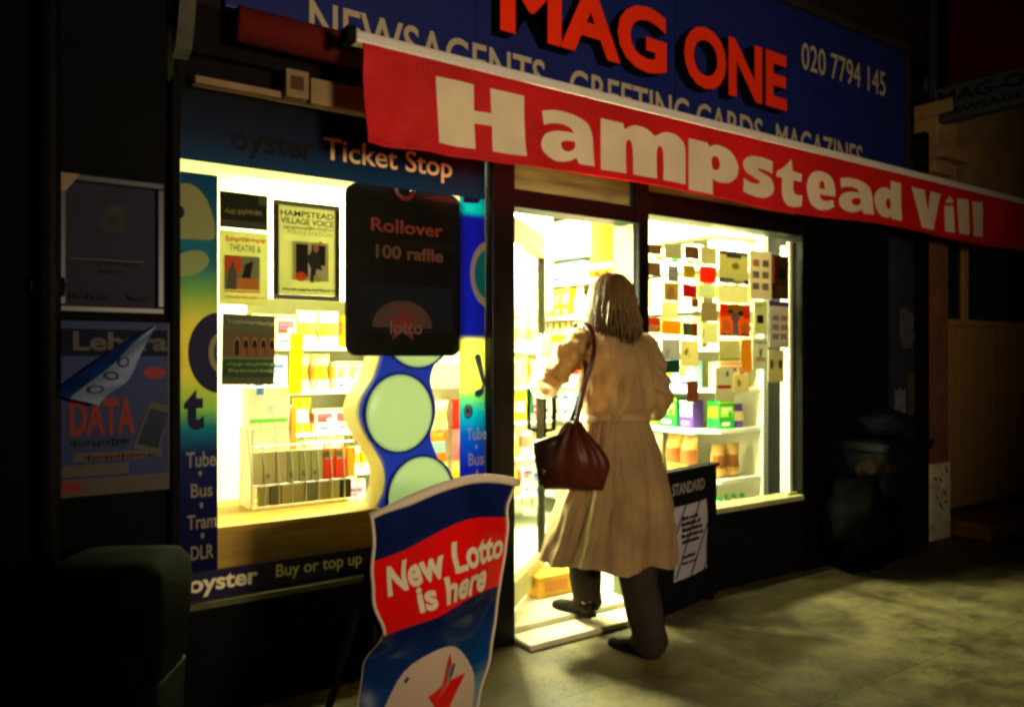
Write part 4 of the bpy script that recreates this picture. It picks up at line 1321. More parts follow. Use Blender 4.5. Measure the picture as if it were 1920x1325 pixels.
def item(kind, c, c2, loc, size, rz, label, group):
    o = bpy.data.objects.new(NAMES[kind], goods_mesh(kind, c, c2))
    COL.objects.link(o)
    o.location = loc
    o.scale = size
    o.rotation_euler = (0, 0, rz)
    return tag(o, label, WORD[kind], group)


CN = {'yellow': (250, 214, 20), 'white': (238, 236, 214), 'red': (226, 36, 26), 'orange': (246, 138, 20), 'pink': (244, 130, 160), 'lime': (160, 220, 30), 'blue': (36, 110, 214), 'pale blue': (150, 200, 232),
      'purple': (90, 56, 160), 'green': (30, 160, 60), 'tan': (206, 160, 84), 'brown': (150, 90, 44), 'cream': (244, 228, 160), 'navy': (26, 30, 110), 'gold': (228, 180, 40), 'teal': (20, 160, 160)}
ORD = ['bottom', 'second', 'third', 'fourth', 'fifth', 'sixth', 'top']
rg = random.Random(21)


def fill(axis, start, end, front, z, zmax, plan, where, rz):
    """blocks of like goods side by side along one shelf"""
    p = start
    k = 0
    while p < end - 0.03:
        kind, cn, cn2, w_, d_, h_, n = plan[k % len(plan)]
        k += 1
        for i in range(n):
            if p + w_ > end:
                return
            c = p + w_ / 2
            dd = d_ / 2 + rg.uniform(0.005, 0.03)
            loc = (c, front + dd, z + 0.0005) if axis == 'x' else (front + dd, c, z + 0.0005)
            h = min(h_ * 1.2, zmax)
            item(kind, CN[cn], CN[cn2], loc, (w_ * 0.94, d_, h), rz + rg.uniform(-0.08, 0.08), f'{cn} {WORD[kind]} with {cn2} print, {where}', f'{cn} and {cn2} {WORD[kind]}s {where}')
            p += w_
        p += rg.uniform(0.004, 0.03)


PL = [[('bottle', 'white', 'pale blue', .075, .075, .21, 3), ('bottle', 'yellow', 'red', .08, .08, .2, 3), ('carton', 'white', 'pink', .12, .1, .19, 2), ('bottle', 'orange', 'white', .075, .075, .2, 3), ('carton', 'red', 'white', .10, .1, .2, 2), ('tin', 'cream', 'green', .09, .09, .12, 3)],
      [('carton', 'yellow', 'white', .11, .12, .18, 3), ('bag', 'white', 'red', .14, .10, .2, 2), ('tin', 'white', 'gold', .085, .085, .13, 3), ('carton', 'orange', 'yellow', .08, .1, .2, 2), ('bag', 'lime', 'white', .13, .1, .19, 2), ('carton', 'cream', 'blue', .12, .1, .17, 2)],
      [('bag', 'yellow', 'white', .13, .1, .18, 3), ('carton', 'white', 'red', .13, .1, .12, 2), ('carton', 'cream', 'brown', .10, .1, .17, 2), ('bag', 'orange', 'white', .13, .1, .17, 2), ('tin', 'white', 'pale blue', .08, .08, .13, 3), ('carton', 'gold', 'white', .12, .1, .16, 2)],
      [('carton', 'white', 'pale blue', .11, .1, .18, 2), ('bag', 'cream', 'orange', .13, .1, .19, 2), ('carton', 'white', 'yellow', .09, .1, .15, 3), ('bag', 'yellow', 'lime', .14, .1, .18, 2), ('carton', 'red', 'cream', .10, .1, .11, 2), ('bottle', 'white', 'pink', .07, .07, .19, 3)],
      [('carton', 'cream', 'red', .14, .12, .16, 2), ('bag', 'white', 'gold', .14, .1, .19, 2), ('carton', 'yellow', 'orange', .10, .1, .17, 2), ('tin', 'white', 'lime', .09, .09, .15, 3), ('bag', 'cream', 'green', .14, .1, .18, 2), ('carton', 'white', 'blue', .12, .1, .16, 2)]]
for k, z in enumerate(BSH):
    gap = (BSH[k + 1] if k + 1 < len(BSH) else zh) - z - 0.04
    fill('x', xm + 0.03, 3.66, YBK + 0.0, z, gap, PL[k], f'on the {ORD[k]} shelf facing the left window', 0)
RP = [[('bottle', 'white', 'green', .075, .075, .17, 6), ('bottle', 'white', 'blue', .08, .08, .2, 4), ('carton', 'white', 'red', .12, .1, .16, 3)],
      [('bag', 'tan', 'brown', .15, .13, .22, 2), ('bag', 'white', 'cream', .13, .12, .22, 2), ('carton', 'pale blue', 'orange', .10, .1, .2, 2), ('carton', 'blue', 'teal', .16, .14, .24, 1), ('carton', 'navy', 'white', .10, .1, .24, 2), ('bag', 'cream', 'tan', .14, .12, .2, 4)],
      [('carton', 'purple', 'white', .12, .1, .15, 1), ('carton', 'green', 'lime', .17, .12, .16, 1), ('bag', 'lime', 'yellow', .12, .1, .18, 2), ('bag', 'red', 'pink', .13, .1, .18, 2), ('bottle', 'pale blue', 'white', .09, .09, .22, 3), ('carton', 'white', 'pale blue', .12, .1, .18, 4)],
      [('carton', 'pale blue', 'yellow', .13, .1, .15, 2), ('bag', 'lime', 'white', .12, .1, .18, 2), ('bag', 'pink', 'orange', .12, .1, .18, 2), ('carton', 'orange', 'yellow', .09, .1, .18, 3), ('bag', 'white', 'red', .13, .1, .2, 3)],
      [('carton', 'white', 'gold', .12, .1, .17, 3), ('bag', 'yellow', 'white', .13, .1, .2, 3), ('carton', 'cream', 'pink', .12, .1, .18, 3), ('bottle', 'white', 'yellow', .08, .08, .2, 5)],
      [('carton', 'cream', 'white', .13, .1, .18, 4), ('bag', 'white', 'yellow', .13, .1, .2, 4), ('bottle', 'pink', 'white', .07, .07, .2, 2), ('carton', 'yellow', 'cream', .11, .1, .2, 4)],
      [('carton', 'white', 'cream', .14, .12, .15, 4), ('bottle', 'pink', 'purple', .07, .07, .16, 2), ('bag', 'orange', 'gold', .11, .1, .16, 3), ('carton', 'pale blue', 'white', .12, .1, .15, 3)]]
for k, z in enumerate(RSH):
    gap = (RSH[k + 1] if k + 1 < len(RSH) else 2.08) - z - 0.045
    fill('y', 0.54, 2.7 if k < 6 else 3.2, XF + 0.004, z, gap, RP[k], f'on the {ORD[k]} shelf by the right window', -pi / 2)
END = [[('bottle', 'white', 'green', .075, .075, .15, 4)], [('bag', 'tan', 'brown', .13, .1, .21, 3)], [('carton', 'green', 'lime', .15, .1, .15, 1), ('bag', 'purple', 'cream', .10, .08, .13, 1)], [('carton', 'cream', 'pink', .1, .08, .14, 2)], [('carton', 'white', 'gold', .11, .08, .15, 2)], [('bag', 'white', 'yellow', .11, .08, .16, 2)], [('carton', 'cream', 'white', .11, .08, .14, 2)]]
for k, z in enumerate(RSH):
    fill('x', XF + 0.11, RIGHTWALL - 0.055, 0.385, z, 0.22, END[k], f'at the street end of the {ORD[k]} right-hand shelf', 0)
# orange tub high on those shelves, seen through the doorway
a, b = at(1116, 416, 1.3), at(1169, 500, 1.3)
tc_ = at(1142, 500, 1.40)
mb = MB().lathe([(0.125, 0), (0.13, 0.02), (0.14, 0.30), (0.145, 0.305), (0.145, 0.33), (0.0, 0.34)], (tc_.x, tc_.y, tc_.z), mat('amber_tub', (232, 150, 20), 0.4, 0.06, 3), 24)
tb = single(mb, 'plastic_tub', 'big amber plastic tub high up beyond the doorway', 'tub', tc_, smooth=True)
mb = MB()
mb.box(tc_.x - 0.18, RIGHTWALL - 0.05, tc_.y - 0.2, tc_.y + 0.2, tc_.z - 0.025, tc_.z - 0.001, STEEL, 0.003)
mb.box(RIGHTWALL - 0.09, RIGHTWALL - 0.051, tc_.y - 0.02, tc_.y + 0.02, tc_.z - 0.2, tc_.z - 0.026, STEEL)
single(mb, 'wall_shelf', 'small cream bracket shelf holding the amber tub', 'shelf', (tc_.x, tc_.y, tc_.z - 0.2))

# window bed: wooden bench, rack of booklets, leaflet box
bz = at(413, 984, 0.12).z
bxa, bxb = XW0 - 0.12, at(716, 960, 0.12).x
bench = thing('display_bench', 'pale wooden display bench along the bottom of the left window', 'bench', ((bxa + bxb) / 2, 0.35, 0.1))
MB().box(bxa, bxb, 0.10, 0.125, 0.10, bz - 0.031, WOOD, 0.003).build('front_board', bench)
MB().box(bxa, bxb, 0.085, 0.66, bz - 0.03, bz, WOOD, 0.006).build('top_board', bench)
MB().box(bxb - 0.02, bxb - 0.001, 0.126, 0.64, 0.10, bz - 0.031, WOOD).build('end_board', bench)
YR = 0.36
rk = thing('wire_rack', 'white wire rack holding two tiers of booklets on the wooden bench', 'rack', at(565, 955, YR))
r0, r1 = at(467, 900, YR).x, at(664, 900, YR).x
mb = MB()
for k in range(9):
    x = r0 + (r1 - r0) * k / 8
    mb.tube([(x, YR - 0.03, bz + 0.001), (x, YR - 0.03, bz + 0.13), (x, YR + 0.03, bz + 0.36)], 0.0028, WIRE, 6)
    mb.tube([(x, YR - 0.03, bz + 0.006), (x, YR + 0.14, bz + 0.006), (x, YR + 0.05, bz + 0.30)], 0.0028, WIRE, 6)
for y, z in ((-0.03, 0.006), (-0.03, 0.10), (0.005, 0.26), (0.14, 0.006)):
    mb.tube([(r0, YR + y, bz + z), (r1, YR + y, bz + z)], 0.0035, WIRE, 6)
mb.build('wire_frame', rk)
mb = MB().box(r0, r0 + 0.006, YR - 0.035, YR + 0.14, bz + 0.004, bz + 0.34, STEEL)
mb.box(r0, r0 + (r1 - r0) * 0.62, YR - 0.05, YR - 0.034, bz + 0.001, bz + 0.012, STEEL)
mb.build('tray', rk)
BKS = [((196, 190, 142), 'plain buff')] * 3 + [((178, 182, 130), 'plain grey green')] * 3 + [((226, 62, 22), 'orange red')] * 2 + [((214, 170, 24), 'mustard')]
px = 470.0
for k, (c, nm) in enumerate(BKS):
    wd = 22.2 if k != 8 else 16
    a, b = at(px, 900, YR + 0.02), at(px + wd - 1.5, 900, YR + 0.02)
    px += wd
    zt_ = at(px, 846 - 1.2 * k, YR + 0.02).z
    mb = MB().box(a.x, b.x, YR - 0.002, YR + 0.022, bz + 0.10, zt_, paper(c, 0.2), 0.002)
    if nm == 'orange red':
        mb.box(a.x + 0.002, b.x - 0.002, YR - 0.003, YR - 0.0021, zt_ - 0.035, zt_ - 0.002, paper((214, 166, 30), 0.2))
        mb.poly([(a.x + 0.012 + 0.02 * cos(t), YR - 0.0034, zt_ - 0.028 + 0.016 * sin(t)) for t in [2 * pi * i / 14 for i in range(14)]], paper((110, 110, 84), 0.2))
        for q_ in scrib(.12, .62, .9, .74, paper((246, 190, 130), 0.3), 4, k):
            mb.poly([(a.x + q_[1] * (b.x - a.x), YR - 0.0036, bz + 0.10 + q_[2] * (zt_ - bz - .1)), (a.x + q_[3] * (b.x - a.x), YR - 0.0036, bz + 0.10 + q_[2] * (zt_ - bz - .1)), (a.x + q_[3] * (b.x - a.x), YR - 0.0036, bz + 0.10 + q_[4] * (zt_ - bz - .1)), (a.x + q_[1] * (b.x - a.x), YR - 0.0036, bz + 0.10 + q_[4] * (zt_ - bz - .1))], q_[5])
    if nm == 'plain grey green' or k == 1:
        mb.poly([(a.x + 0.014 + 0.009 * cos(t), YR - 0.0034, bz + 0.135 + 0.012 * sin(t)) for t in [2 * pi * i / 12 for i in range(12)]], paper((140, 136, 100), 0.2))
    single(mb, 'booklet', {'plain buff': 'plain buff booklet in the upper tier at the left of the wire rack', 'plain grey green': 'plain grey green booklet in the upper tier, middle of the wire rack', 'orange red': 'orange red booklet with a grey crest in the upper tier of the wire rack', 'mustard': 'mustard yellow booklet at the right end of the wire rack'}[nm], 'booklet', ((a.x + b.x) / 2, YR + 0.01, bz + 0.10), nm + ' booklets in the wire rack')
LOW = [((150, 150, 96), 'olive'), ((96, 96, 66), 'dark olive'), ((160, 156, 104), 'olive'), ((150, 150, 100), 'olive'), ((110, 112, 96), 'slate'), ((140, 140, 100), 'olive'), ((150, 150, 110), 'olive'), ((40, 52, 40), 'blackish')]
px = 482.0
for k, (c, nm) in enumerate(LOW):
    a, b = at(px, 930, YR - 0.01), at(px + 20.5, 930, YR - 0.01)
    px += 22
    mb = MB().box(a.x, b.x, YR - 0.026, YR - 0.006, bz + 0.014, bz + 0.094, paper(c, 0.15), 0.002)
    single(mb, 'booklet', nm + ' booklet in the low front tier of the wire rack', 'booklet', ((a.x + b.x) / 2, YR - 0.015, bz + 0.014), nm + ' booklets in the low tier of the rack')
YL = 0.62
R = rect_at(466, 726, 543, 846, YL)
lf = thing('leaflet_box', 'white leaflet box with a green line standing above the booklets', 'leaflet box', ((R[0] + R[1]) / 2, YL, bz + 0.001))
mb = MB().box(R[0], R[1], YL, YL + 0.10, bz + 0.001, R[3], WHITE, 0.004)
mb.build('case', lf)
x_, z_ = R[0], R[2]
mb = MB()
for (u0, v0, u1, v1, c) in ((0.02, .44, 0.95, .50, (110, 206, 70)), (0.2, .88, .36, .99, (70, 130, 220)), (.46, .60, .62, .72, (180, 206, 210)), (.05, .30, .9, .33, (206, 220, 190))):
    mb.box(x_ + u0 * (R[1] - x_), x_ + u1 * (R[1] - x_), YL - 0.002, YL - 0.0005, z_ + v0 * (R[3] - z_), z_ + v1 * (R[3] - z_), paper(c, .1))
mb.build('print', lf)
R2 = rect_at(546, 762, 553, 832, YL)
mb = MB().box(R2[0], R2[1] + 0.01, YL + 0.002, YL + 0.10, bz + 0.001, R2[3], pack((236, 160, 50)), 0.003)
single(mb, 'upright_file', 'narrow orange file standing beside the white leaflet box', 'file', (R2[0], YL + 0.05, bz))
R = rect_at(541, 626, 565, 739, 0.5)
mb = MB().box(R[0], R[1], 0.5, 0.503, R[2], R[3], paper((242, 236, 24), .4))
mb.tube([(R[0] + 0.01, 0.5015, R[3]), (R[0] + 0.01, 0.5015, CEIL)], 0.001, WIRE, 5)
mb.tube([(R[1] - 0.01, 0.5015, R[3]), (R[1] - 0.01, 0.5015, CEIL)], 0.001, WIRE, 5)
single(mb, 'hanging_card', 'long bright yellow card hanging in the left window', 'card', ((R[0] + R[1]) / 2, 0.5, R[2]), rot=(0, radians(2), 0))
# peg rack of bright packets at the right of the left window
YP = 0.72
pr = thing('peg_rack', 'white peg rack of bright hanging packets beside the wavy ticket sign', 'rack', (at(842, 800, YP).x, YP + 0.1, FL))
p0, p1 = at(800, 800, YP).x, at(900, 800, YP).x + 0.25
MB().box(p0, p1, YP + 0.10, YP + 0.12, FL, at(840, 672, YP).z + 0.12, STEEL, 0.003).build('back_panel', pr)
MB().box(p0, p1, YP - 0.05, YP + 0.099, at(840, 728, YP).z, at(840, 676, YP).z, WHITE, 0.006).build('header', pr)
pegs = []
cols = ['white', 'green', 'pink', 'cream', 'yellow', 'red', 'yellow', 'pale blue', 'white', 'orange', 'red', 'cream']
zz = at(840, 745, YP).z
k = 0
mb = MB()
for r_ in range(4):
    for c_ in range(4):
        x = p0 + 0.05 + c_ * (p1 - p0 - 0.08) / 3.4
        z = zz - 0.005 - 0.165 * r_
        mb.tube([(x, YP - 0.07, z + 0.005), (x, YP + 0.099, z)], 0.003, WIRE, 6)
        cn = cols[(k * 5 + r_) % len(cols)]
        cn2 = cols[(k * 7 + 3) % len(cols)]
        k += 1
        item('bag', CN[cn], CN[cn2], (x, YP - 0.02 - 0.01 * (k % 2), z - 0.165), (0.115, 0.06, 0.16), rg.uniform(-0.3, 0.3), f'{cn} packet with {cn2} middle hanging in the {["top", "second", "third", "lowest"][r_]} row of the peg rack', 'packets hanging on the peg rack')
mb.build('peg', pr)
# low amber box on the floor behind the door
p = gnd(1036, 1118, FL)
mb = MB().box(p.x - 0.09, p.x + 0.16, p.y, p.y + 0.2, FL + 0.001, FL + 0.11, mat('amber_cardboard', (214, 160, 50), 0.7, 0.15, 5), 0.006)
mb.box(p.x - 0.05, p.x + 0.10, p.y - 0.002, p.y - 0.0005, FL + 0.03, FL + 0.08, pack((196, 120, 40)))
single(mb, 'cardboard_box', 'low amber cardboard box on the shop floor behind the open door', 'box', (p.x, p.y + 0.1, FL))

# ------------------------------------------------------------------ newspaper bill stand beside the door
ps = gnd(1243, 1152)
ns_rz = -radians(13)
ns = thing('newspaper_stand', 'low black newspaper stand with a scribbled white bill under crossed wires', 'newspaper stand', (3.41 - 0.6 * cos(radians(13)), -0.075 - 0.6 * sin(radians(13)), 0), None, radians(13))
NW, NH, ND = 0.60, 0.735, 0.05
mb = MB()
mb.box(0, NW, 0, ND, 0.02, NH - 0.02, MATT_BLACK, 0.006)
mb.box(-0.01, NW + 0.01, -0.012, ND + 0.008, NH - 0.019, NH, MATT_BLACK, 0.004)
mb.build('case', ns, local=True)
for a in (0.03, NW - 0.07):
    MB().box(a, a + 0.04, 0.005, ND - 0.005, 0.001, 0.019, MATT_BLACK).build('foot', ns, local=True)
mb = MB()
mb.text('STANDARD', 0.13, 0.46, NH - 0.125, NH - 0.065, -0.0015, mat('grey_lettering', (120, 118, 112), 0.6, 0.3, 30), bold=0.03)
mb.build('lettering', ns, local=True)
BILL = mat('white_bill_paper', (150, 146, 158), 0.75, 0.06, 5)
PEN = mat('black_marker', (20, 20, 22), 0.7)
mb = MB()
mb.grid(lambda u, v: Vector((0.06 + u * 0.34, -0.006 - 0.006 * sin(pi * u) - 0.004 * sin(7 * v + 3 * u), 0.18 + v * 0.375 + 0.012 * (1 - v) * u)), 12, 12, BILL)
sc = random.Random(5)
for ln, (v0, n, hgt) in enumerate(((0.80, 5, .06), (0.72, 6, .06), (0.64, 6, .06), (0.56, 6, .05), (0.48, 5, .05), (0.28, 4, .05), (0.20, 4, .035))):
    u = 0.18 + 0.04 * sc.random()
    for k in range(n):
        pts = []
        for j in range(6):
            pts.append(Vector((0.06 + (u + 0.015 * j) * 0.34, -0.016, 0.18 + 0.375 * (v0 + (hgt if j % 2 else 0) * sc.uniform(.5, 1)))))
        mb.tube(pts, 0.0028, PEN, 4)
        u += 0.085 + 0.03 * sc.random()
mb.v = [p + Vector((0.075, 0, 0)) for p in mb.v]
mb.build('bill', ns, local=True)
mb = MB()
for a, b in (((0.06, 0.20), (0.30, 0.56)), ((0.20, 0.18), (0.41, 0.47)), ((0.06, 0.42), (0.16, 0.56)), ((0.33, 0.18), (0.41, 0.28))):
    mb.tube([(a[0], -0.022, a[1]), (b[0], -0.022, b[1])], 0.0022, MATT_BLACK, 6)
mb.v = [p + Vector((0.075, 0, 0)) for p in mb.v]
mb.build('wire', ns, local=True)

# ------------------------------------------------------------------ pavement lottery board, nearest thing to the camera
T0 = 2.55
base0 = dep(815, 1000, T0)
ux = Vector((cos(radians(-19)) * 1.0, 0, 0))
bdir = Vector((cos(radians(19)), sin(radians(19)), 0))        # along the board, its right end further away
bnor = Vector((sin(radians(19)), -cos(radians(19)), 0))       # towards the street


def onb(px, py, lean=0.16, off=0.0):
    """photo point on the leaning board plane"""
    n = (bnor + Vector((0, 0, lean))).normalized()
    d = ray(px, py)
    return CAM + d * ((base0 - CAM).dot(n) / d.dot(n)) + bnor * off


LB_ = [(694, 962), (694, 1010), (695, 1060), (699, 1110), (704, 1150), (714, 1188), (700, 1225), (688, 1262), (676, 1325), (660, 1400), (648, 1470)]
RB_ = [(969, 900), (951, 945), (953, 985), (951, 1025), (944, 1065), (935, 1120), (926, 1170), (915, 1225), (905, 1270), (890, 1335), (868, 1420)]
LBs = smooth_pts([(a, b, 0) for a, b in LB_], 4)
RBs = smooth_pts([(a, b, 0) for a, b in RB_], 4)
NS = len(LBs)


def brd(u, v, off=0.0):
    """u 0..1 left to right, v 0 at the top edge to 1 at the ground"""
    f = min(max(v, 0), 0.9999) * (NS - 1)
    i = int(f)
    f -= i
    a = LBs[i].lerp(LBs[i + 1], f)
    b = RBs[i].lerp(RBs[i + 1], f)
    p = a.lerp(b, u)
    py = p.y - 34 * sin(pi * u) * (1 - v) ** 2.5 * (0.75 + 0.4 * u)
    bulge = 0.035 * sin(pi * u) + 0.018 * sin(9 * u + 6 * v) * v * (1 - v) * 2 + 0.012 * sin(16 * v + 3 * u) * (1 - u) + 0.012 * noise.noise(Vector((u * 4, v * 9, 1)))
    return onb(p.x, py, off=bulge + off)


def btxt(x, z, off=0.0):
    return brd(x, 1 - z, off)


lb = thing('pavement_board', 'warped red and blue pavement board reading New Lotto is here', 'pavement sign', Vector((onb(770, 1440).x, onb(770, 1440).y, 0)))
GL = dict(rough=0.16, var=0.12, scale=4)
BW = mat('worn_white_plastic', (198, 184, 162), 0.5, 0.10, 6)
BN = mat('glossy_navy_poster', (12, 24, 70), 0.14, 0.3, 4, 0.25, 9)
BR = mat('glossy_red_poster', (206, 16, 14), 0.16, 0.10, 4, 0.25, 9)
BP = mat('glossy_pale_poster', (190, 168, 150), 0.2, 0.1, 3, 0.2, 9)
BT = mat('white_poster_lettering', (206, 196, 172), 0.35, 0.06)
vr0 = lambda u: 0.185 - 0.030 * u + 0.01 * sin(7 * u)
vr1 = lambda u: 0.50 - 0.035 * u + 0.012 * sin(5 * u + 1)
vt = lambda u: 0.035
mb = MB()
mb.grid(brd, 40, 10, BN, 0, 1, lambda u: 0.03, vr0)
mb.grid(brd, 40, 24, BR, 0, 1, vr0, vr1)
st = [(0, (150, 160, 110)), (0.30, (60, 120, 150)), (0.55, (16, 60, 120)), (1, (12, 24, 70))]
za, zb_ = brd(0.5, 1).z, brd(0.5, 0.52).z
GRD = ramp_mat('glossy_blue_fade_poster', st, za, zb_, 0.05, 0.16, 0.4)
mb.grid(brd, 40, 30, GRD, 0, 1, vr1, lambda u: 1.0)
mb.grid(lambda u, v: brd(u, v, -0.006), 40, 60, BW, 0, 1, 0.0, 1)
mb.build('poster', lb, smooth=True)
mb = MB()
mb.text('New Lotto', 0.09, 0.965, 0.655, 0.775, 0, BT, bold=0.034, fn=btxt, off=0.005, cuts=5)
mb.text('is here', 0.27, 0.83, 0.545, 0.655, 0, BT, bold=0.034, fn=btxt, off=0.005, cuts=5)
mb.build('lettering', lb)
mb = MB()
cu, cv, ru_, rv = 0.52, 0.99, 0.44, 0.36
pts = lambda f, o: [brd(cu + ru_ * f * cos(a), cv - rv * f * sin(a), o) for a in [pi * i / 24 for i in range(25)]]
rings = [pts(f, 0.003) for f in (1, 0.8, 0.6, 0.4, 0.2, 0.02)]
mb.loft(rings, BP, caps=False, closed=False)
mb.build('pale_dome', lb, smooth=True)
mb = MB()
sr = [(0.585, 0.66), (0.64, 0.725), (0.66, 0.765), (0.78, 0.752), (0.745, 0.80), (0.70, 0.84), (0.72, 0.90), (0.64, 0.86), (0.52, 0.90), (0.55, 0.835), (0.46, 0.80), (0.57, 0.775)]
mb.poly([brd(a, b, 0.006) for a, b in sr], BR)
mb.poly([brd(0.62 + 0.03 * cos(t), 0.735 + 0.035 * sin(t), 0.008) for t in [2 * pi * i / 14 for i in range(14)]], mat('grey_fist_print', (120, 116, 110), 0.4, 0.1))
mb.poly([brd(a, b, 0.009) for a, b in ((0.635, 0.70), (0.65, 0.705), (0.64, 0.75), (0.625, 0.745))], INK)
mb.build('star_emblem', lb)
# pale moulded frame along top and sides
mb = MB()
top = [brd(u, 0.012, 0.004) for u in [i / 30 for i in range(31)]]
mb.tube(top, [0.006 + 0.010 * min(1, i / 6) for i in range(31)], BW, 10)
mb.tube([brd(0.0, v, 0.002) for v in [i / 30 * 0.5 for i in range(31)]], 0.0055, BW, 8)
mb.tube([brd(1.0, v, 0.002) for v in [i / 40 for i in range(41)]], 0.0055, BW, 8)
mb.build('frame', lb, smooth=True)
mb = MB()
for u in (0.12, 0.88):
    a, b = brd(u, 1.0, -0.03), brd(u, 0.15, -0.03)
    a.z = 0.002
    mb = MB().tube([a, b], 0.012, MATT_BLACK, 8)
    mb.build('leg', lb)
    c = a - bnor * 0.22
    c.z = 0.002
    MB().tube([c, b - bnor * 0.03], 0.012, MATT_BLACK, 8).build('leg', lb)

# ------------------------------------------------------------------ litter bin in the dark lower left
bq = dep(225, 1040, 2.30)
lbn = thing('litter_bin', 'dark olive litter bin with rounded hood in the shadows at bottom left', 'litter bin', (bq.x, bq.y, 0), None, -YAW + radians(4))
BINM = mat('olive_bin_plastic', (9, 8, 4), 0.85, 0.4, 5, 0.1, spec=0.03)
def bring(z, w_, d_, r=0.05):
    return [Vector((x, y, z)) for x, y in rrect(-w_ / 2, w_ / 2, -d_ / 2, d_ / 2, r)]
zt_ = 1.3 - (1036 - 672) / 1500 * 2.3
mb = MB().loft([bring(0.42, 0.31, 0.30), bring(zt_ - 0.10, 0.33, 0.32), bring(zt_ - 0.04, 0.32, 0.31), bring(zt_ - 0.01, 0.28, 0.27), bring(zt_, 0.18, 0.17, 0.08)], BINM)
mb.build('hood', lbn, smooth=True, local=True)
mb = MB().loft([bring(0.002, 0.27, 0.27), bring(0.40, 0.30, 0.29), bring(0.419, 0.26, 0.25)], mat('black_bin_body', (5, 5, 5), 0.6, 0.3))
mb.build('body', lbn, local=True)
mb = MB().box(-0.11, 0.11, -0.168, -0.155, 0.43, 0.50, MATT_BLACK, 0.005)
mb.build('opening', lbn, local=True)

# ------------------------------------------------------------------ dark recess to the right: bin, bags, notices, hanging sign
p = gnd(1682, 1062)
WB = mat('dark_blue_bin_plastic', (14, 18, 28), 0.45, 0.2, 5, 0.1)
wb = thing('wheelie_bin', 'dark blue wheelie bin standing in the black recess', 'bin', (p.x, p.y + 0.16, 0))
mb = MB()
w0, w1 = 0.44, 0.52
def wr(z, w_, d_): return [Vector((p.x + x, p.y + 0.16 + y, z)) for x, y in rrect(-w_ / 2, w_ / 2, -d_ / 2, d_ / 2, 0.04)]
mb.loft([wr(0.06, w0, 0.40), wr(0.72, w1, 0.48), wr(0.74, w1 + 0.03, 0.51), wr(0.76, w1 + 0.03, 0.51)], WB)
mb.build('body', wb)
MB().loft([wr(0.762, w1 + 0.04, 0.53), wr(0.785, w1 + 0.04, 0.53), wr(0.80, w1 - 0.06, 0.42)], WB).build('lid', wb)
for s in (-1, 1):
    MB().tube([(p.x + s * 0.20 - 0.025, p.y + 0.36, 0.085), (p.x + s * 0.20 + 0.025, p.y + 0.36, 0.085)], 0.084, MATT_BLACK, 16).build('wheel', wb)


def lump(name, label, cat, c, r, m, seed, grp=None, neck=0.0):
    bm = bmesh.new()
    bmesh.ops.create_icosphere(bm, subdivisions=4, radius=1)
    for v in bm.verts:
        d = v.co.copy()
        k = 1 + 0.22 * noise.noise(d * 1.7 + Vector((seed, 0, 0))) + 0.10 * noise.noise(d * 5 + Vector((0, seed, 0))) + 0.04 * noise.noise(d * 12)
        v.co = Vector((d.x * r[0] * k, d.y * r[1] * k, r[2] + max(d.z, -0.85) * r[2] * k * (1 + neck * max(0, d.z))))
    zmin = min(v.co.z for v in bm.verts)
    for v in bm.verts:
        v.co.z -= zmin
    me = bpy.data.meshes.new(name)
    bm.to_mesh(me)
    bm.free()
    for f in me.polygons: f.use_smooth = True
    me.materials.append(m)
    o = bpy.data.objects.new(name, me)
    COL.objects.link(o)
    o.location = c
    return tag(o, label, cat, grp)


lump('plastic_bag', 'crumpled blue plastic bag on top of the wheelie bin', 'bag', (p.x + 0.03, p.y + 0.10, 0.801), (0.20, 0.16, 0.09), mat('blue_plastic_bag', (16, 22, 42), 0.6, 0.35, 14), 3.3)
q = at(1642, 905, p.y + 0.02)
lump('paper_bag', 'crumpled brown bag perched on stacked black sacks in the recess', 'bag', (q.x, q.y, 0.56), (0.13, 0.11, 0.075), mat('brown_paper_bag', (26, 18, 10), 0.9, 0.4, 14, 0.3), 8.1)
lump('rubbish_sack', 'big black rubbish sack beside the wheelie bin in the recess', 'rubbish sack', (q.x - 0.06, q.y + 0.06, 0.002), (0.24, 0.22, 0.285), mat('black_polythene', (4, 4, 5), 0.85, 0.3, 9, spec=0.03), 5.2, neck=0.1)
# torn notices on the recess shutter
mb = MB()
R = rect_at(1684, 560, 1716, 650, 0.02)
POST = MB().box(X(1680), X(1719), 0.02, 0.06, 0.001, 2.7, mat('slate_painted_board', (40, 44, 56), 0.45, 0.3, 3), 0.004)
single(POST, 'slate_board', 'tall slate grey board at the right side of the black recess', 'board', (X(1700), 0.04, 0))
NT = mat('torn_grey_paper', (70, 70, 74), 0.7, 0.4, 12)
def torn(px0, py0, px1, py1, seed, label, m):
    r = random.Random(seed)
    R = rect_at(px0, py0, px1, py1, 0.018)
    cx, cz, hx, hz = (R[0] + R[1]) / 2, (R[2] + R[3]) / 2, (R[1] - R[0]) / 2, (R[3] - R[2]) / 2
    pts = []
    for i in range(22):
        a = 2 * pi * i / 22
        k = r.uniform(0.72, 1.0)
        pts.append((cx + hx * k * max(-1, min(1, 1.3 * cos(a))), cz + hz * k * max(-1, min(1, 1.3 * sin(a)))))
    mb = MB().prism(pts, 0.0175, 0.0195, m)
    single(mb, 'torn_notice', label, 'notice', (cx, 0.018, cz - hz), 'torn notices on the slate board')
torn(1684, 575, 1717, 655, 4, 'round faded notice at eye height on the slate board', NT)
torn(1676, 725, 1700, 800, 9, 'pale torn strip low on the slate board above the blue bag', mat('torn_pale_paper', (104, 98, 116), 0.7, 0.3, 12))
torn(1702, 690, 1716, 790, 14, 'olive torn strip beside the pale torn strip on the slate board', mat('torn_olive_paper', (70, 62, 40), 0.7, 0.4, 12))

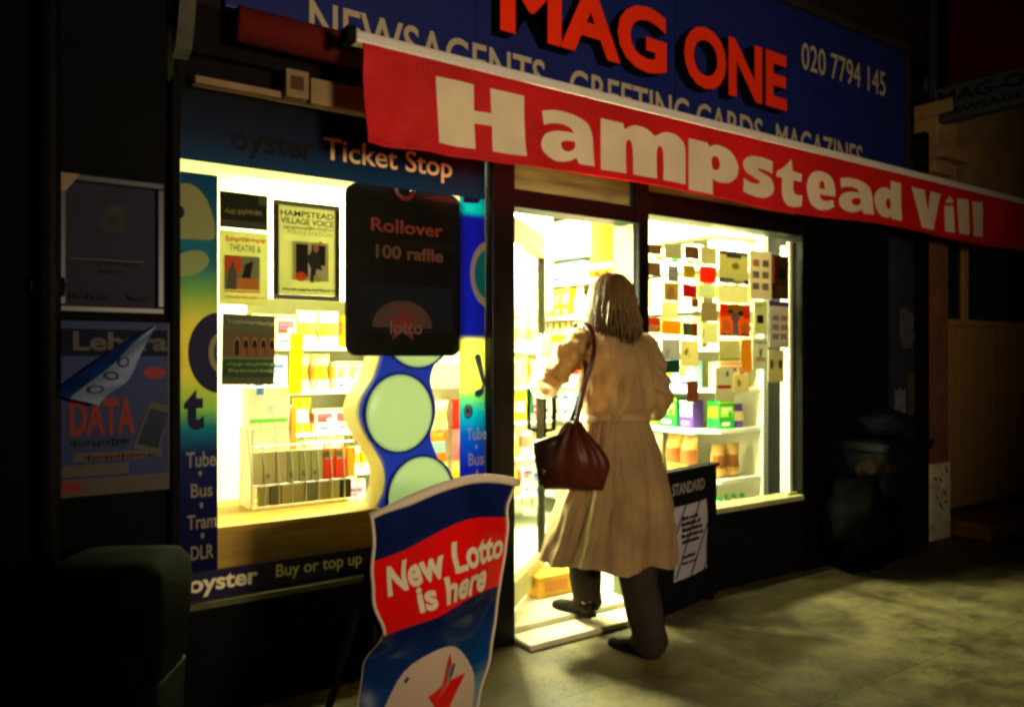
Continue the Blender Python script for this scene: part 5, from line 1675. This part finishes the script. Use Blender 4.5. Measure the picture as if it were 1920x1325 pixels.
hs = thing('hanging_sign', 'dim two-part projecting sign, red above and grey below, reading MAG-ONE', 'hanging sign', (X(1733), -0.35, at(1740, 236, -0.02).z))
hx = X(1733)
zlo, zmd, zhi = at(1740, 232, -0.05).z, at(1740, 168, -0.05).z, at(1740, 60, -0.05).z + 0.25
SGR = mat('grey_sign_face', (58, 64, 70), 0.5, 0.1)
mb = MB().box(hx, hx + 0.10, -0.95, -0.06, zlo, zmd, SGR, 0.006)
mb.build('lower_panel', hs)
mb = MB().box(hx + 0.003, hx + 0.097, -0.93, -0.16, zmd + 0.004, zhi, mat('dimmed_red_sign_face', (62, 9, 5), 0.5, 0.2), 0.006)  # red darkened: falloff of light to the right is in the colour
mb.build('upper_panel', hs)
mb = MB().box(hx + 0.02, hx + 0.08, -0.058, -0.02, zlo - 0.04, zhi, mat('grey_sign_post', (50, 50, 52), 0.5, 0.2), 0.006)
mb.build('bracket', hs)
def sidetext(body, y0, y1, z0, z1, m, name):
    mb = MB().text(body, 0, 1, 0, 1, 0, m, bold=0.03)
    mb.v = [Vector((hx - 0.0012, y0 + (y1 - y0) * v.x, z0 + (z1 - z0) * v.z)) for v in mb.v]
    mb.build(name, hs)
hh = zmd - zlo
sidetext('MAG-ONE', -0.10, -0.88, zlo + hh * 0.48, zlo + hh * 0.86, INK, 'lettering')
sidetext('NEWSAGENTS', -0.12, -0.86, zlo + hh * 0.14, zlo + hh * 0.36, INK, 'lettering')

# ------------------------------------------------------------------ the shopper in the doorway
SKIN = mat('skin', (206, 140, 100), 0.5, 0.08, 10)
COAT = mat('beige_raincoat_cloth', (158, 132, 92), 0.85, 0.22, 5, 0.5, 90, trans=0.42)
TROUS = mat('dark_brown_trousers', (44, 38, 33), 0.85, 0.2, 8, 0.3, 90)
SHOE = mat('dark_brown_leather', (34, 26, 22), 0.4, 0.2, 8)
HAIRM = mat('ash_brown_hair', (100, 76, 42), 0.5, 0.45, 18, stretch=(8, 8, 1), trans=0.25)
per = thing('person', 'shopper in a belted beige raincoat and dark trousers stepping in through the open door', 'person', (2.485, -0.24, 0))
HX, HY = 2.53, -0.235            # hips


def remesh(mb, name, mtl, voxel, parent, smooth_it=6, disp=None, keep=None):
    """fuse overlapping closed volumes into one continuous surface"""
    o = mb.build(name)
    md = o.modifiers.new('r', 'REMESH')
    md.mode = 'VOXEL'
    md.voxel_size = voxel
    ms = o.modifiers.new('s', 'SMOOTH')
    ms.iterations = smooth_it
    ms.factor = 0.5
    dg = bpy.context.evaluated_depsgraph_get()
    me = bpy.data.meshes.new_from_object(o.evaluated_get(dg))
    old = o.data
    bpy.data.objects.remove(o)
    bpy.data.meshes.remove(old)
    if disp:
        nn = [v.normal.copy() for v in me.vertices]
        for v, n_ in zip(me.vertices, nn):
            v.co += n_ * disp(v.co)
    vs = [v.co.copy() for v in me.vertices]
    fs = [tuple(f.vertices) for f in me.polygons]
    bpy.data.meshes.remove(me)
    if keep:
        return vs, fs
    out = MB().add(vs, fs, mtl)
    return out.build(name, parent, smooth=True)


def chain(pts, k=4):
    return smooth_pts(pts, k)


def lerp_r(rs, k=4):
    out = []
    for i in range(len(rs) - 1):
        for j in range(k):
            out.append(rs[i] + (rs[i + 1] - rs[i]) * j / k)
    out.append(rs[-1])
    return out


SHL = Vector((HX - 0.185, HY + 0.03, 1.375))
SHR = Vector((HX + 0.185, HY + 0.02, 1.365))
ELL = Vector((HX - 0.235, HY + 0.235, 1.175))
WRL = Vector((HX - 0.110, HY + 0.405, 1.275))
ELR = Vector((HX + 0.275, HY + 0.005, 1.075))
WRR = Vector((HX + 0.185, HY + 0.215, 1.02))
HEAD = Vector((HX - 0.005, HY + 0.045, 1.555))
mb = MB()
mb.tube(chain([(HX, HY, 0.86), (HX, HY, 1.02), (HX, HY + 0.01, 1.2), (HX, HY + 0.01, 1.34), (HX, HY + 0.015, 1.42), (HX, HY + 0.03, 1.47)]), lerp_r([0.12, 0.095, 0.115, 0.115, 0.07, 0.052]), SKIN, 16, round_ends=True)
mb.ball(HEAD, (0.074, 0.095, 0.112), SKIN, 20, 14)
mb.ball(HEAD + Vector((0, 0.045, -0.065)), (0.052, 0.052, 0.050), SKIN)          # jaw
mb.tube([HEAD + Vector((0, 0.09, 0.01)), HEAD + Vector((0, 0.112, -0.025))], [0.010, 0.015], SKIN, 8, round_ends=True)   # nose
for s in (-1, 1):
    mb.ball(HEAD + Vector((s * 0.077, -0.005, -0.01)), (0.012, 0.022, 0.034), SKIN, 10, 7)   # ears
    mb.ball(HEAD + Vector((s * 0.03, 0.082, 0.005)), (0.016, 0.012, 0.010), SKIN, 8, 6)      # eyelids
mb.tube([HEAD + Vector((-0.022, 0.091, -0.062)), HEAD + Vector((0.022, 0.091, -0.062))], 0.008, SKIN, 8, round_ends=True)  # lips
for a, b, c in ((SHL, ELL, WRL), (SHR, ELR, WRR)):
    mb.tube(chain([a, b, c]), lerp_r([0.05, 0.042, 0.027]), SKIN, 12, round_ends=True)


def hand(wr, up, side, face, curl):
    """palm, four fingers of unequal length and a thumb; up: wrist to fingertips, side: towards the thumb, face: palm normal"""
    up, side, face = up.normalized(), side.normalized(), face.normalized()
    for k in range(4):
        o_ = side * (0.027 - 0.018 * k)
        L = (0.070, 0.079, 0.073, 0.056)[k]
        root = wr + up * 0.085 + o_
        mb.tube([wr + up * 0.005 + o_ * 0.6, wr + up * 0.05 + o_, root], [0.017, 0.0165, 0.0115], SKIN, 8, round_ends=True)
        d = (up + side * (0.10 - 0.07 * k)).normalized()
        p1 = root + d * L * 0.45 + face * curl * 0.006
        p2 = p1 + (d + face * curl * 0.5).normalized() * L * 0.32
        p3 = p2 + (d + face * curl * 1.1).normalized() * L * 0.25
        mb.tube([root, p1, p2, p3], [0.0095, 0.0088, 0.0078, 0.0065], SKIN, 8, round_ends=True)
    t0 = wr + up * 0.025 + side * 0.026
    mb.tube([wr + up * 0.012 + side * 0.012, t0, t0 + (side * 0.8 + up * 0.7).normalized() * 0.034 + face * 0.008, t0 + (side * 0.55 + up).normalized() * 0.062 + face * 0.016], [0.015, 0.0135, 0.0105, 0.0085], SKIN, 8, round_ends=True)


hand(WRL, Vector((0.22, 0.30, 0.93)), Vector((0.88, -0.20, -0.05)), Vector((-0.45, 0.85, 0)), 0.25)
hand(WRR, Vector((-0.2, 0.9, 0.1)), Vector((-0.9, -0.2, 0.3)), Vector((0, 0.1, -1)), 0.7)
FTL = Vector((2.52, -0.08, FL))     # left heel, on the step
FTR = Vector((2.505, -0.52, 0))     # right heel, on the pavement
KNL, ANL = Vector((HX - 0.085, HY + 0.15, 0.49)), Vector((2.512, -0.035, FL + 0.085))
KNR, ANR = Vector((HX + 0.035, HY - 0.04, 0.49)), Vector((2.50, -0.475, 0.085))
for h, kn, an, ft in ((Vector((HX - 0.08, HY, 0.88)), KNL, ANL, FTL), (Vector((HX + 0.075, HY, 0.88)), KNR, ANR, FTR)):
    mb.tube(chain([h, kn, an]), lerp_r([0.082, 0.055, 0.036]), SKIN, 12, round_ends=True)
    mb.tube([an, an + Vector((-0.015, 0.12, -0.055))], [0.030, 0.014], SKIN, 10, round_ends=True)
body = remesh(mb, 'body', SKIN, 0.0045, per, 4)
mb = MB()
for s in (-1, 1):
    mb.ball(HEAD + Vector((s * 0.03, 0.0905, 0.004)), (0.011, 0.006, 0.006), mat('eye', (60, 50, 44), 0.2), 8, 6)
mb.build('eyes', body)
mb = MB().tube([HEAD + Vector((-0.022, 0.0985, -0.062)), HEAD + Vector((0, 0.1005, -0.0605)), HEAD + Vector((0.022, 0.0985, -0.062))], 0.0035, mat('lips', (150, 70, 62), 0.4), 6)
mb.build('mouth', body)

# trousers
mb = MB()
mb.tube(chain([(HX - 0.07, HY, 0.95), (HX - 0.085, HY + 0.02, 0.78), KNL + Vector((0, -0.01, 0)), ANL + Vector((0, -0.01, 0.02)), ANL + Vector((0, -0.015, -0.03))]), lerp_r([0.075, 0.095, 0.084, 0.076, 0.080]), TROUS, 18)
mb.tube(chain([(HX + 0.07, HY, 0.95), (HX + 0.075, HY, 0.78), KNR, ANR + Vector((0.005, 0.01, 0.05)), ANR + Vector((0.005, 0.01, -0.045))]), lerp_r([0.075, 0.098, 0.092, 0.080, 0.082]), TROUS, 18)
def tr_d(p):
    return 0.010 * noise.noise(Vector((p.x * 9, p.y * 9, p.z * 3.5))) + 0.006 * sin(p.z * 34 + 5 * noise.noise(p * 6)) * max(0, 0.32 - p.z) * 3
remesh(mb, 'trousers', TROUS, 0.008, per, 4, tr_d)


def shoe(heel, d, z0):
    d = d.normalized()
    s = Vector((-d.y, d.x, 0))
    rings, soles = [], []
    for t, w_, h in ((0.0, 0.022, 0.050), (0.015, 0.032, 0.072), (0.06, 0.035, 0.085), (0.10, 0.036, 0.078), (0.15, 0.041, 0.056), (0.20, 0.045, 0.043), (0.24, 0.038, 0.036), (0.262, 0.022, 0.026), (0.268, 0.008, 0.016)):
        c = heel + d * t
        rings.append([c + s * w_ * math.copysign(abs(cos(a)) ** 0.7, cos(a)) + Vector((0, 0, z0 + 0.018 + (h - 0.018) * max(0, sin(a)) ** 0.8 if sin(a) > 0 else z0 + 0.018 - heel.z * 0)) - Vector((0, 0, heel.z)) for a in [2 * pi * i / 20 for i in range(20)]])
        lift = 0.012 if 0.08 < t < 0.13 else 0.0
        soles.append([c - Vector((0, 0, heel.z)) + s * (w_ + 0.003) * k + Vector((0, 0, z)) for k, z in ((-1, z0 + 0.001 + lift), (1, z0 + 0.001 + lift), (1, z0 + 0.0175), (-1, z0 + 0.0175))])
    mb = MB().loft(rings, SHOE)
    o = mb.build('shoe', per, smooth=True)
    MB().loft(soles, mat('shoe_sole', (22, 20, 18), 0.7)).build('sole', o)


shoe(FTL, Vector((-0.10, 1, 0)), FL - 0.003)
shoe(FTR, Vector((-0.12, 1, 0)), 0)

# coat: upper part fused from torso and sleeves, skirt lofted with pleats
mb = MB()
rg_ = []
for z, a, b, dy in ((1.015, 0.160, 0.120, 0.0), (1.05, 0.170, 0.126, 0), (1.09, 0.183, 0.138, -0.004), (1.16, 0.186, 0.140, -0.006), (1.24, 0.190, 0.138, -0.004), (1.31, 0.198, 0.130, 0), (1.36, 0.196, 0.115, 0.008), (1.395, 0.165, 0.10, 0.015), (1.425, 0.115, 0.082, 0.022), (1.445, 0.075, 0.07, 0.028)):
    rg_.append([Vector((HX + a * math.copysign(abs(cos(t)) ** 0.85, cos(t)), HY + dy + b * sin(t), z)) for t in [2 * pi * i / 36 for i in range(36)]])
mb.loft(rg_, COAT)
mb.tube(chain([SHL + Vector((0.03, 0, 0)), SHL + Vector((-0.028, 0.03, -0.045)), ELL, ELL.lerp(WRL, 0.55), WRL.lerp(ELL, 0.06)]), lerp_r([0.080, 0.072, 0.062, 0.055, 0.050]), COAT, 16, round_ends=False)
mb.tube(chain([SHR + Vector((-0.03, 0, 0)), SHR + Vector((0.035, 0.0, -0.05)), SHR.lerp(ELR, 0.55) + Vector((0.012, -0.01, 0)), ELR, ELR.lerp(WRR, 0.5), WRR.lerp(ELR, 0.06)]), lerp_r([0.080, 0.074, 0.066, 0.064, 0.056, 0.050]), COAT, 16)
mb.ball(SHL, (0.075, 0.08, 0.055), COAT)
mb.ball(SHR, (0.075, 0.08, 0.055), COAT)


def fold(p):
    x, y, z = p.x - HX, p.y - HY, p.z
    f = 0
    if abs(x) < 0.2:                                      # long folds running from the shoulders into the belt
        k = max(0.0, min(1.0, (1.36 - z) / 0.22))
        f += k * 0.012 * sin(62 * x + 16 * (z - 1.05) * (1 if x > 0 else -1) + 3 * noise.noise(Vector((x * 6, 0, z * 5))))
        f += k * 0.013 * noise.noise(Vector((x * 24, y * 8, z * 6)))
    else:                                                 # creases round the sleeves
        f += 0.007 * sin(z * 70 + x * 40 + 4 * noise.noise(p * 9))
    return f + 0.009 * noise.noise(p * 11) + 0.005 * noise.noise(Vector((p.x * 34, p.y * 34, p.z * 20)))


cv_, cf_ = remesh(mb, 'coat', COAT, 0.008, per, 5, fold, keep=True)
out = MB().add(cv_, cf_, COAT)


def skirt(u, v, inset=0.0):
    t = 2 * pi * u
    z = 1.03 - 0.66 * v
    a = 0.156 + 0.112 * v ** 0.9 + 0.024 * sin(pi * v)
    b = 0.120 + 0.098 * v ** 0.9 + 0.024 * sin(pi * v)
    nf = noise.noise(Vector((cos(t) * 1.6, sin(t) * 1.6, 3.0)))
    pl = v ** 0.7 * (0.030 * sin(7 * t + 5 * nf + 0.8 * v) * (0.5 + 0.8 * abs(nf)) + 0.040 * noise.noise(Vector((cos(t) * 4.2, sin(t) * 4.2, v * 0.9))) + 0.012 * noise.noise(Vector((cos(t) * 10, sin(t) * 10, v * 2.0)))) + 0.007 * noise.noise(Vector((cos(t) * 9, sin(t) * 9, v * 8))) + 0.004 * noise.noise(Vector((cos(t) * 22, sin(t) * 22, v * 14))) + 0.003 * sin(40 * t + 6 * nf) * max(0, 1 - 2.2 * v)
    if -0.15 < t - 1.5 * pi < 0.10:                       # back vent
        pl -= 0.018 * v * v
    r = 1 + 0.0
    x = HX + cos(t) * (a + pl - inset)
    y = HY + sin(t) * (b + pl - inset)
    swing = max(0, -cos(t)) * v * v                      # the left side swings out with the step
    x -= 0.135 * swing
    y += 0.03 * swing - 0.02 * v * v
    z += 0.035 * swing * swing + 0.010 * v * sin(7 * t) - 0.012 * v * max(0, cos(t))
    return Vector((x, y, z))


out.grid(skirt, 180, 44, COAT)
out.grid(lambda u, v: skirt(u, v, 0.006), 180, 44, COAT)
# collar laid round the neck
col = [[Vector((HX + (r) * cos(t) * 1.05, HY + 0.025 + r * 0.95 * sin(t), z + 0.014 * cos(t - 1.5 * pi))) for t in [pi * 0.62 + 2 * pi * 0.88 * i / 30 for i in range(31)]] for r, z in ((0.078, 1.425), (0.070, 1.475), (0.074, 1.482), (0.115, 1.428), (0.118, 1.418), (0.098, 1.424))]
out.loft(col, COAT, caps=False, closed=False)
coat = out.build('coat', per, smooth=True)
mb = MB()
bel = []
for i in range(61):
    t = 2 * pi * i / 60
    bel.append([Vector((HX + (0.166 + 0.003 * sin(9 * t) + e) * cos(t), HY + (0.127 + e) * sin(t), 1.03 + dz + 0.008 * sin(2 * t))) for e, dz in ((0, -0.02), (0.007, -0.019), (0.008, 0.02), (0, 0.021))])
mb.loft(bel, mat('beige_belt_cloth', (146, 116, 78), 0.75, 0.1, 6, 0.2, 60), caps=False)
mb.build('belt', per, smooth=True)

# hair: a shoulder-length bob of many strands over a cap
hr = random.Random(4)
mb = MB()
capr = []
for j in range(0, 11):
    f = j / 10
    a = pi / 2 - f * (pi / 2 + 0.75)
    capr.append([HEAD + Vector((0.090 * max(0.05, cos(a)) * cos(t) * (1 + 0.18 * max(0, f - 0.5)), -0.012 + 0.108 * max(0.05, cos(a)) * sin(t), 0.012 + 0.115 * sin(a) * (1 if a > 0 else 1.25))) for t in [pi * 0.78 + 2 * pi * 0.72 * i / 26 for i in range(27)]])
mb.loft(capr, HAIRM, caps=False, closed=False)
for k in range(760):
    t = pi * 0.80 + 2 * pi * 0.70 * hr.random()
    lift = hr.uniform(0.96, 1.14)
    L = hr.uniform(0.155, 0.215)
    wv = hr.uniform(-1, 1)
    ph = hr.uniform(0, 6)
    c, s_ = cos(t), sin(t)
    st_ = hr.uniform(0.15, 1.0)
    pts = []
    for i in range(8):
        f = i / 7
        if f < 0.45:
            a = pi / 2 * (1 - st_ * 0.0) - (f / 0.45) * pi / 2
            r, z = cos(a), sin(a)
            q_ = Vector((0.094 * r * c * lift, -0.012 + 0.112 * r * s_ * lift, 0.014 + 0.118 * z * lift))
        else:
            g = (f - 0.45) / 0.55
            fl = 1 + 0.36 * g - 0.22 * g * g * (1 if s_ < -0.3 else 0.3)
            q_ = Vector((0.094 * c * lift * fl + 0.020 * wv * g * sin(6 * g + ph), -0.012 + 0.112 * s_ * lift * fl + 0.010 * wv * g, 0.014 - L * g))
            if hr.random() < 0.02: q_ += Vector((0.02 * c, 0.02 * s_, 0))
        pts.append(HEAD + q_)
    mb.tube(pts, [0.0022, 0.003, 0.0036, 0.0038, 0.0036, 0.0032, 0.0024, 0.0010], HAIRM, 4)
for k in range(40):                                       # fly-away wisps on the right
    t = hr.uniform(-0.75, 0.5)
    p0_ = HEAD + Vector((0.10 * cos(t), 0.10 * sin(t), -0.02 - 0.11 * hr.random()))
    p1_ = p0_ + Vector((hr.uniform(0.01, 0.04), hr.uniform(-0.01, 0.02), hr.uniform(-0.02, 0.02)))
    p2_ = p1_ + Vector((hr.uniform(-0.01, 0.025), 0, hr.uniform(-0.035, 0.0)))
    mb.tube([p0_, p1_, p2_], [0.002, 0.0016, 0.0007], HAIRM, 4)
mb.build('hair', per, smooth=True)

# ------------------------------------------------------------------ her shoulder bag
LEA = mat('chestnut_bag_leather', (62, 26, 15), 0.38, 0.35, 6, 0.2, 25, stretch=(3, 3, 1))
LEAD = mat('dark_bag_leather', (34, 20, 12), 0.4, 0.3, 6, 0.2, 25)
bgc = Vector((HX - 0.33, HY - 0.085, 0.745))
hb = thing('handbag', 'soft chestnut leather shoulder bag hanging at the shopper\'s left hip', 'handbag', bgc, None, radians(-42))
def bagf(u, v, k):
    """u round the bag, v from the base to the gathered top"""
    t = 2 * pi * u
    wv = (0.126 + 0.03 * sin(pi * min(1, v * 1.15)) ) * (1 - 0.80 * max(0, v - 0.35) ** 1.35 / 0.56)
    dv = (0.050 + 0.022 * sin(pi * v)) * (1 - 0.55 * v * v)
    pl = 0.009 * sin(13 * t + 2) * v + 0.004 * noise.noise(Vector((cos(t) * 4, sin(t) * 4, v * 3)))
    x = (wv + pl) * math.copysign(abs(cos(t)) ** 0.75, cos(t))
    y = (dv + pl) * math.copysign(abs(sin(t)) ** 0.8, sin(t))
    return Vector((x, y, 0.285 * v - 0.012 * (1 - v) * cos(2 * t)))
mb = MB().loft([[bagf(i / 64, j / 20, 1) for i in range(64)] for j in range(21)], LEA)
mb.build('body', hb, smooth=True, local=True)
mb = MB()                                                  # side pocket with a pale lining showing
mb.loft([[Vector((-0.112 + (0.062 * (1 - 0.45 * (1 - v))) * cos(t) , -0.038 + 0.035 * sin(t) * (0.4 + 0.6 * v), 0.03 + 0.185 * v + 0.02 * cos(t))) for t in [2 * pi * i / 24 for i in range(24)]] for v in [0, .25, .5, .75, 1]], LEAD)
mb.build('pocket', hb, smooth=True, local=True)
mb = MB().tube([(-0.128, -0.096, 0.075), (-0.124, -0.098, 0.088), (-0.116, -0.097, 0.080), (-0.122, -0.096, 0.070), (-0.128, -0.096, 0.075)], 0.003, mat('brass', (200, 160, 60), 0.25, metal=0.9), 6)
mb.build('buckle', hb, smooth=True, local=True)
top = bgc + Vector((0, 0, 0.275))
sh = SHL + Vector((-0.012, 0.0, 0.070))
pa = [top + Vector((0.0, -0.02, 0)), top.lerp(sh, 0.35) + Vector((-0.0, -0.055, 0)), top.lerp(sh, 0.7) + Vector((0.0, -0.105, 0.0)), sh + Vector((0.0, -0.085, -0.03)), sh + Vector((0, -0.04, 0.012)), sh + Vector((0, 0.03, 0.014)), sh + Vector((0.03, 0.05, -0.03)), top.lerp(sh, 0.5) + Vector((0.045, -0.01, 0)), top + Vector((0.0, 0.02, 0))]
pa = smooth_pts(pa, 5)
rows = []
for i, p in enumerate(pa):
    tg = (pa[min(i + 1, len(pa) - 1)] - pa[max(i - 1, 0)]).normalized()
    wd = Vector((0.82, -0.5, 0))
    wd = (wd - tg * wd.dot(tg)).normalized()
    nn_ = tg.cross(wd)
    rows.append([p + wd * a * 0.011 + nn_ * b * 0.002 for a, b in ((-1, -1), (1, -1), (1, 1), (-1, 1))])
mb = MB().loft(rows, LEA)
R_ = Matrix.Rotation(-radians(-42), 3, 'Z')
mb.v = [R_ @ (p - bgc) for p in mb.v]
mb.build('strap', hb, local=True)
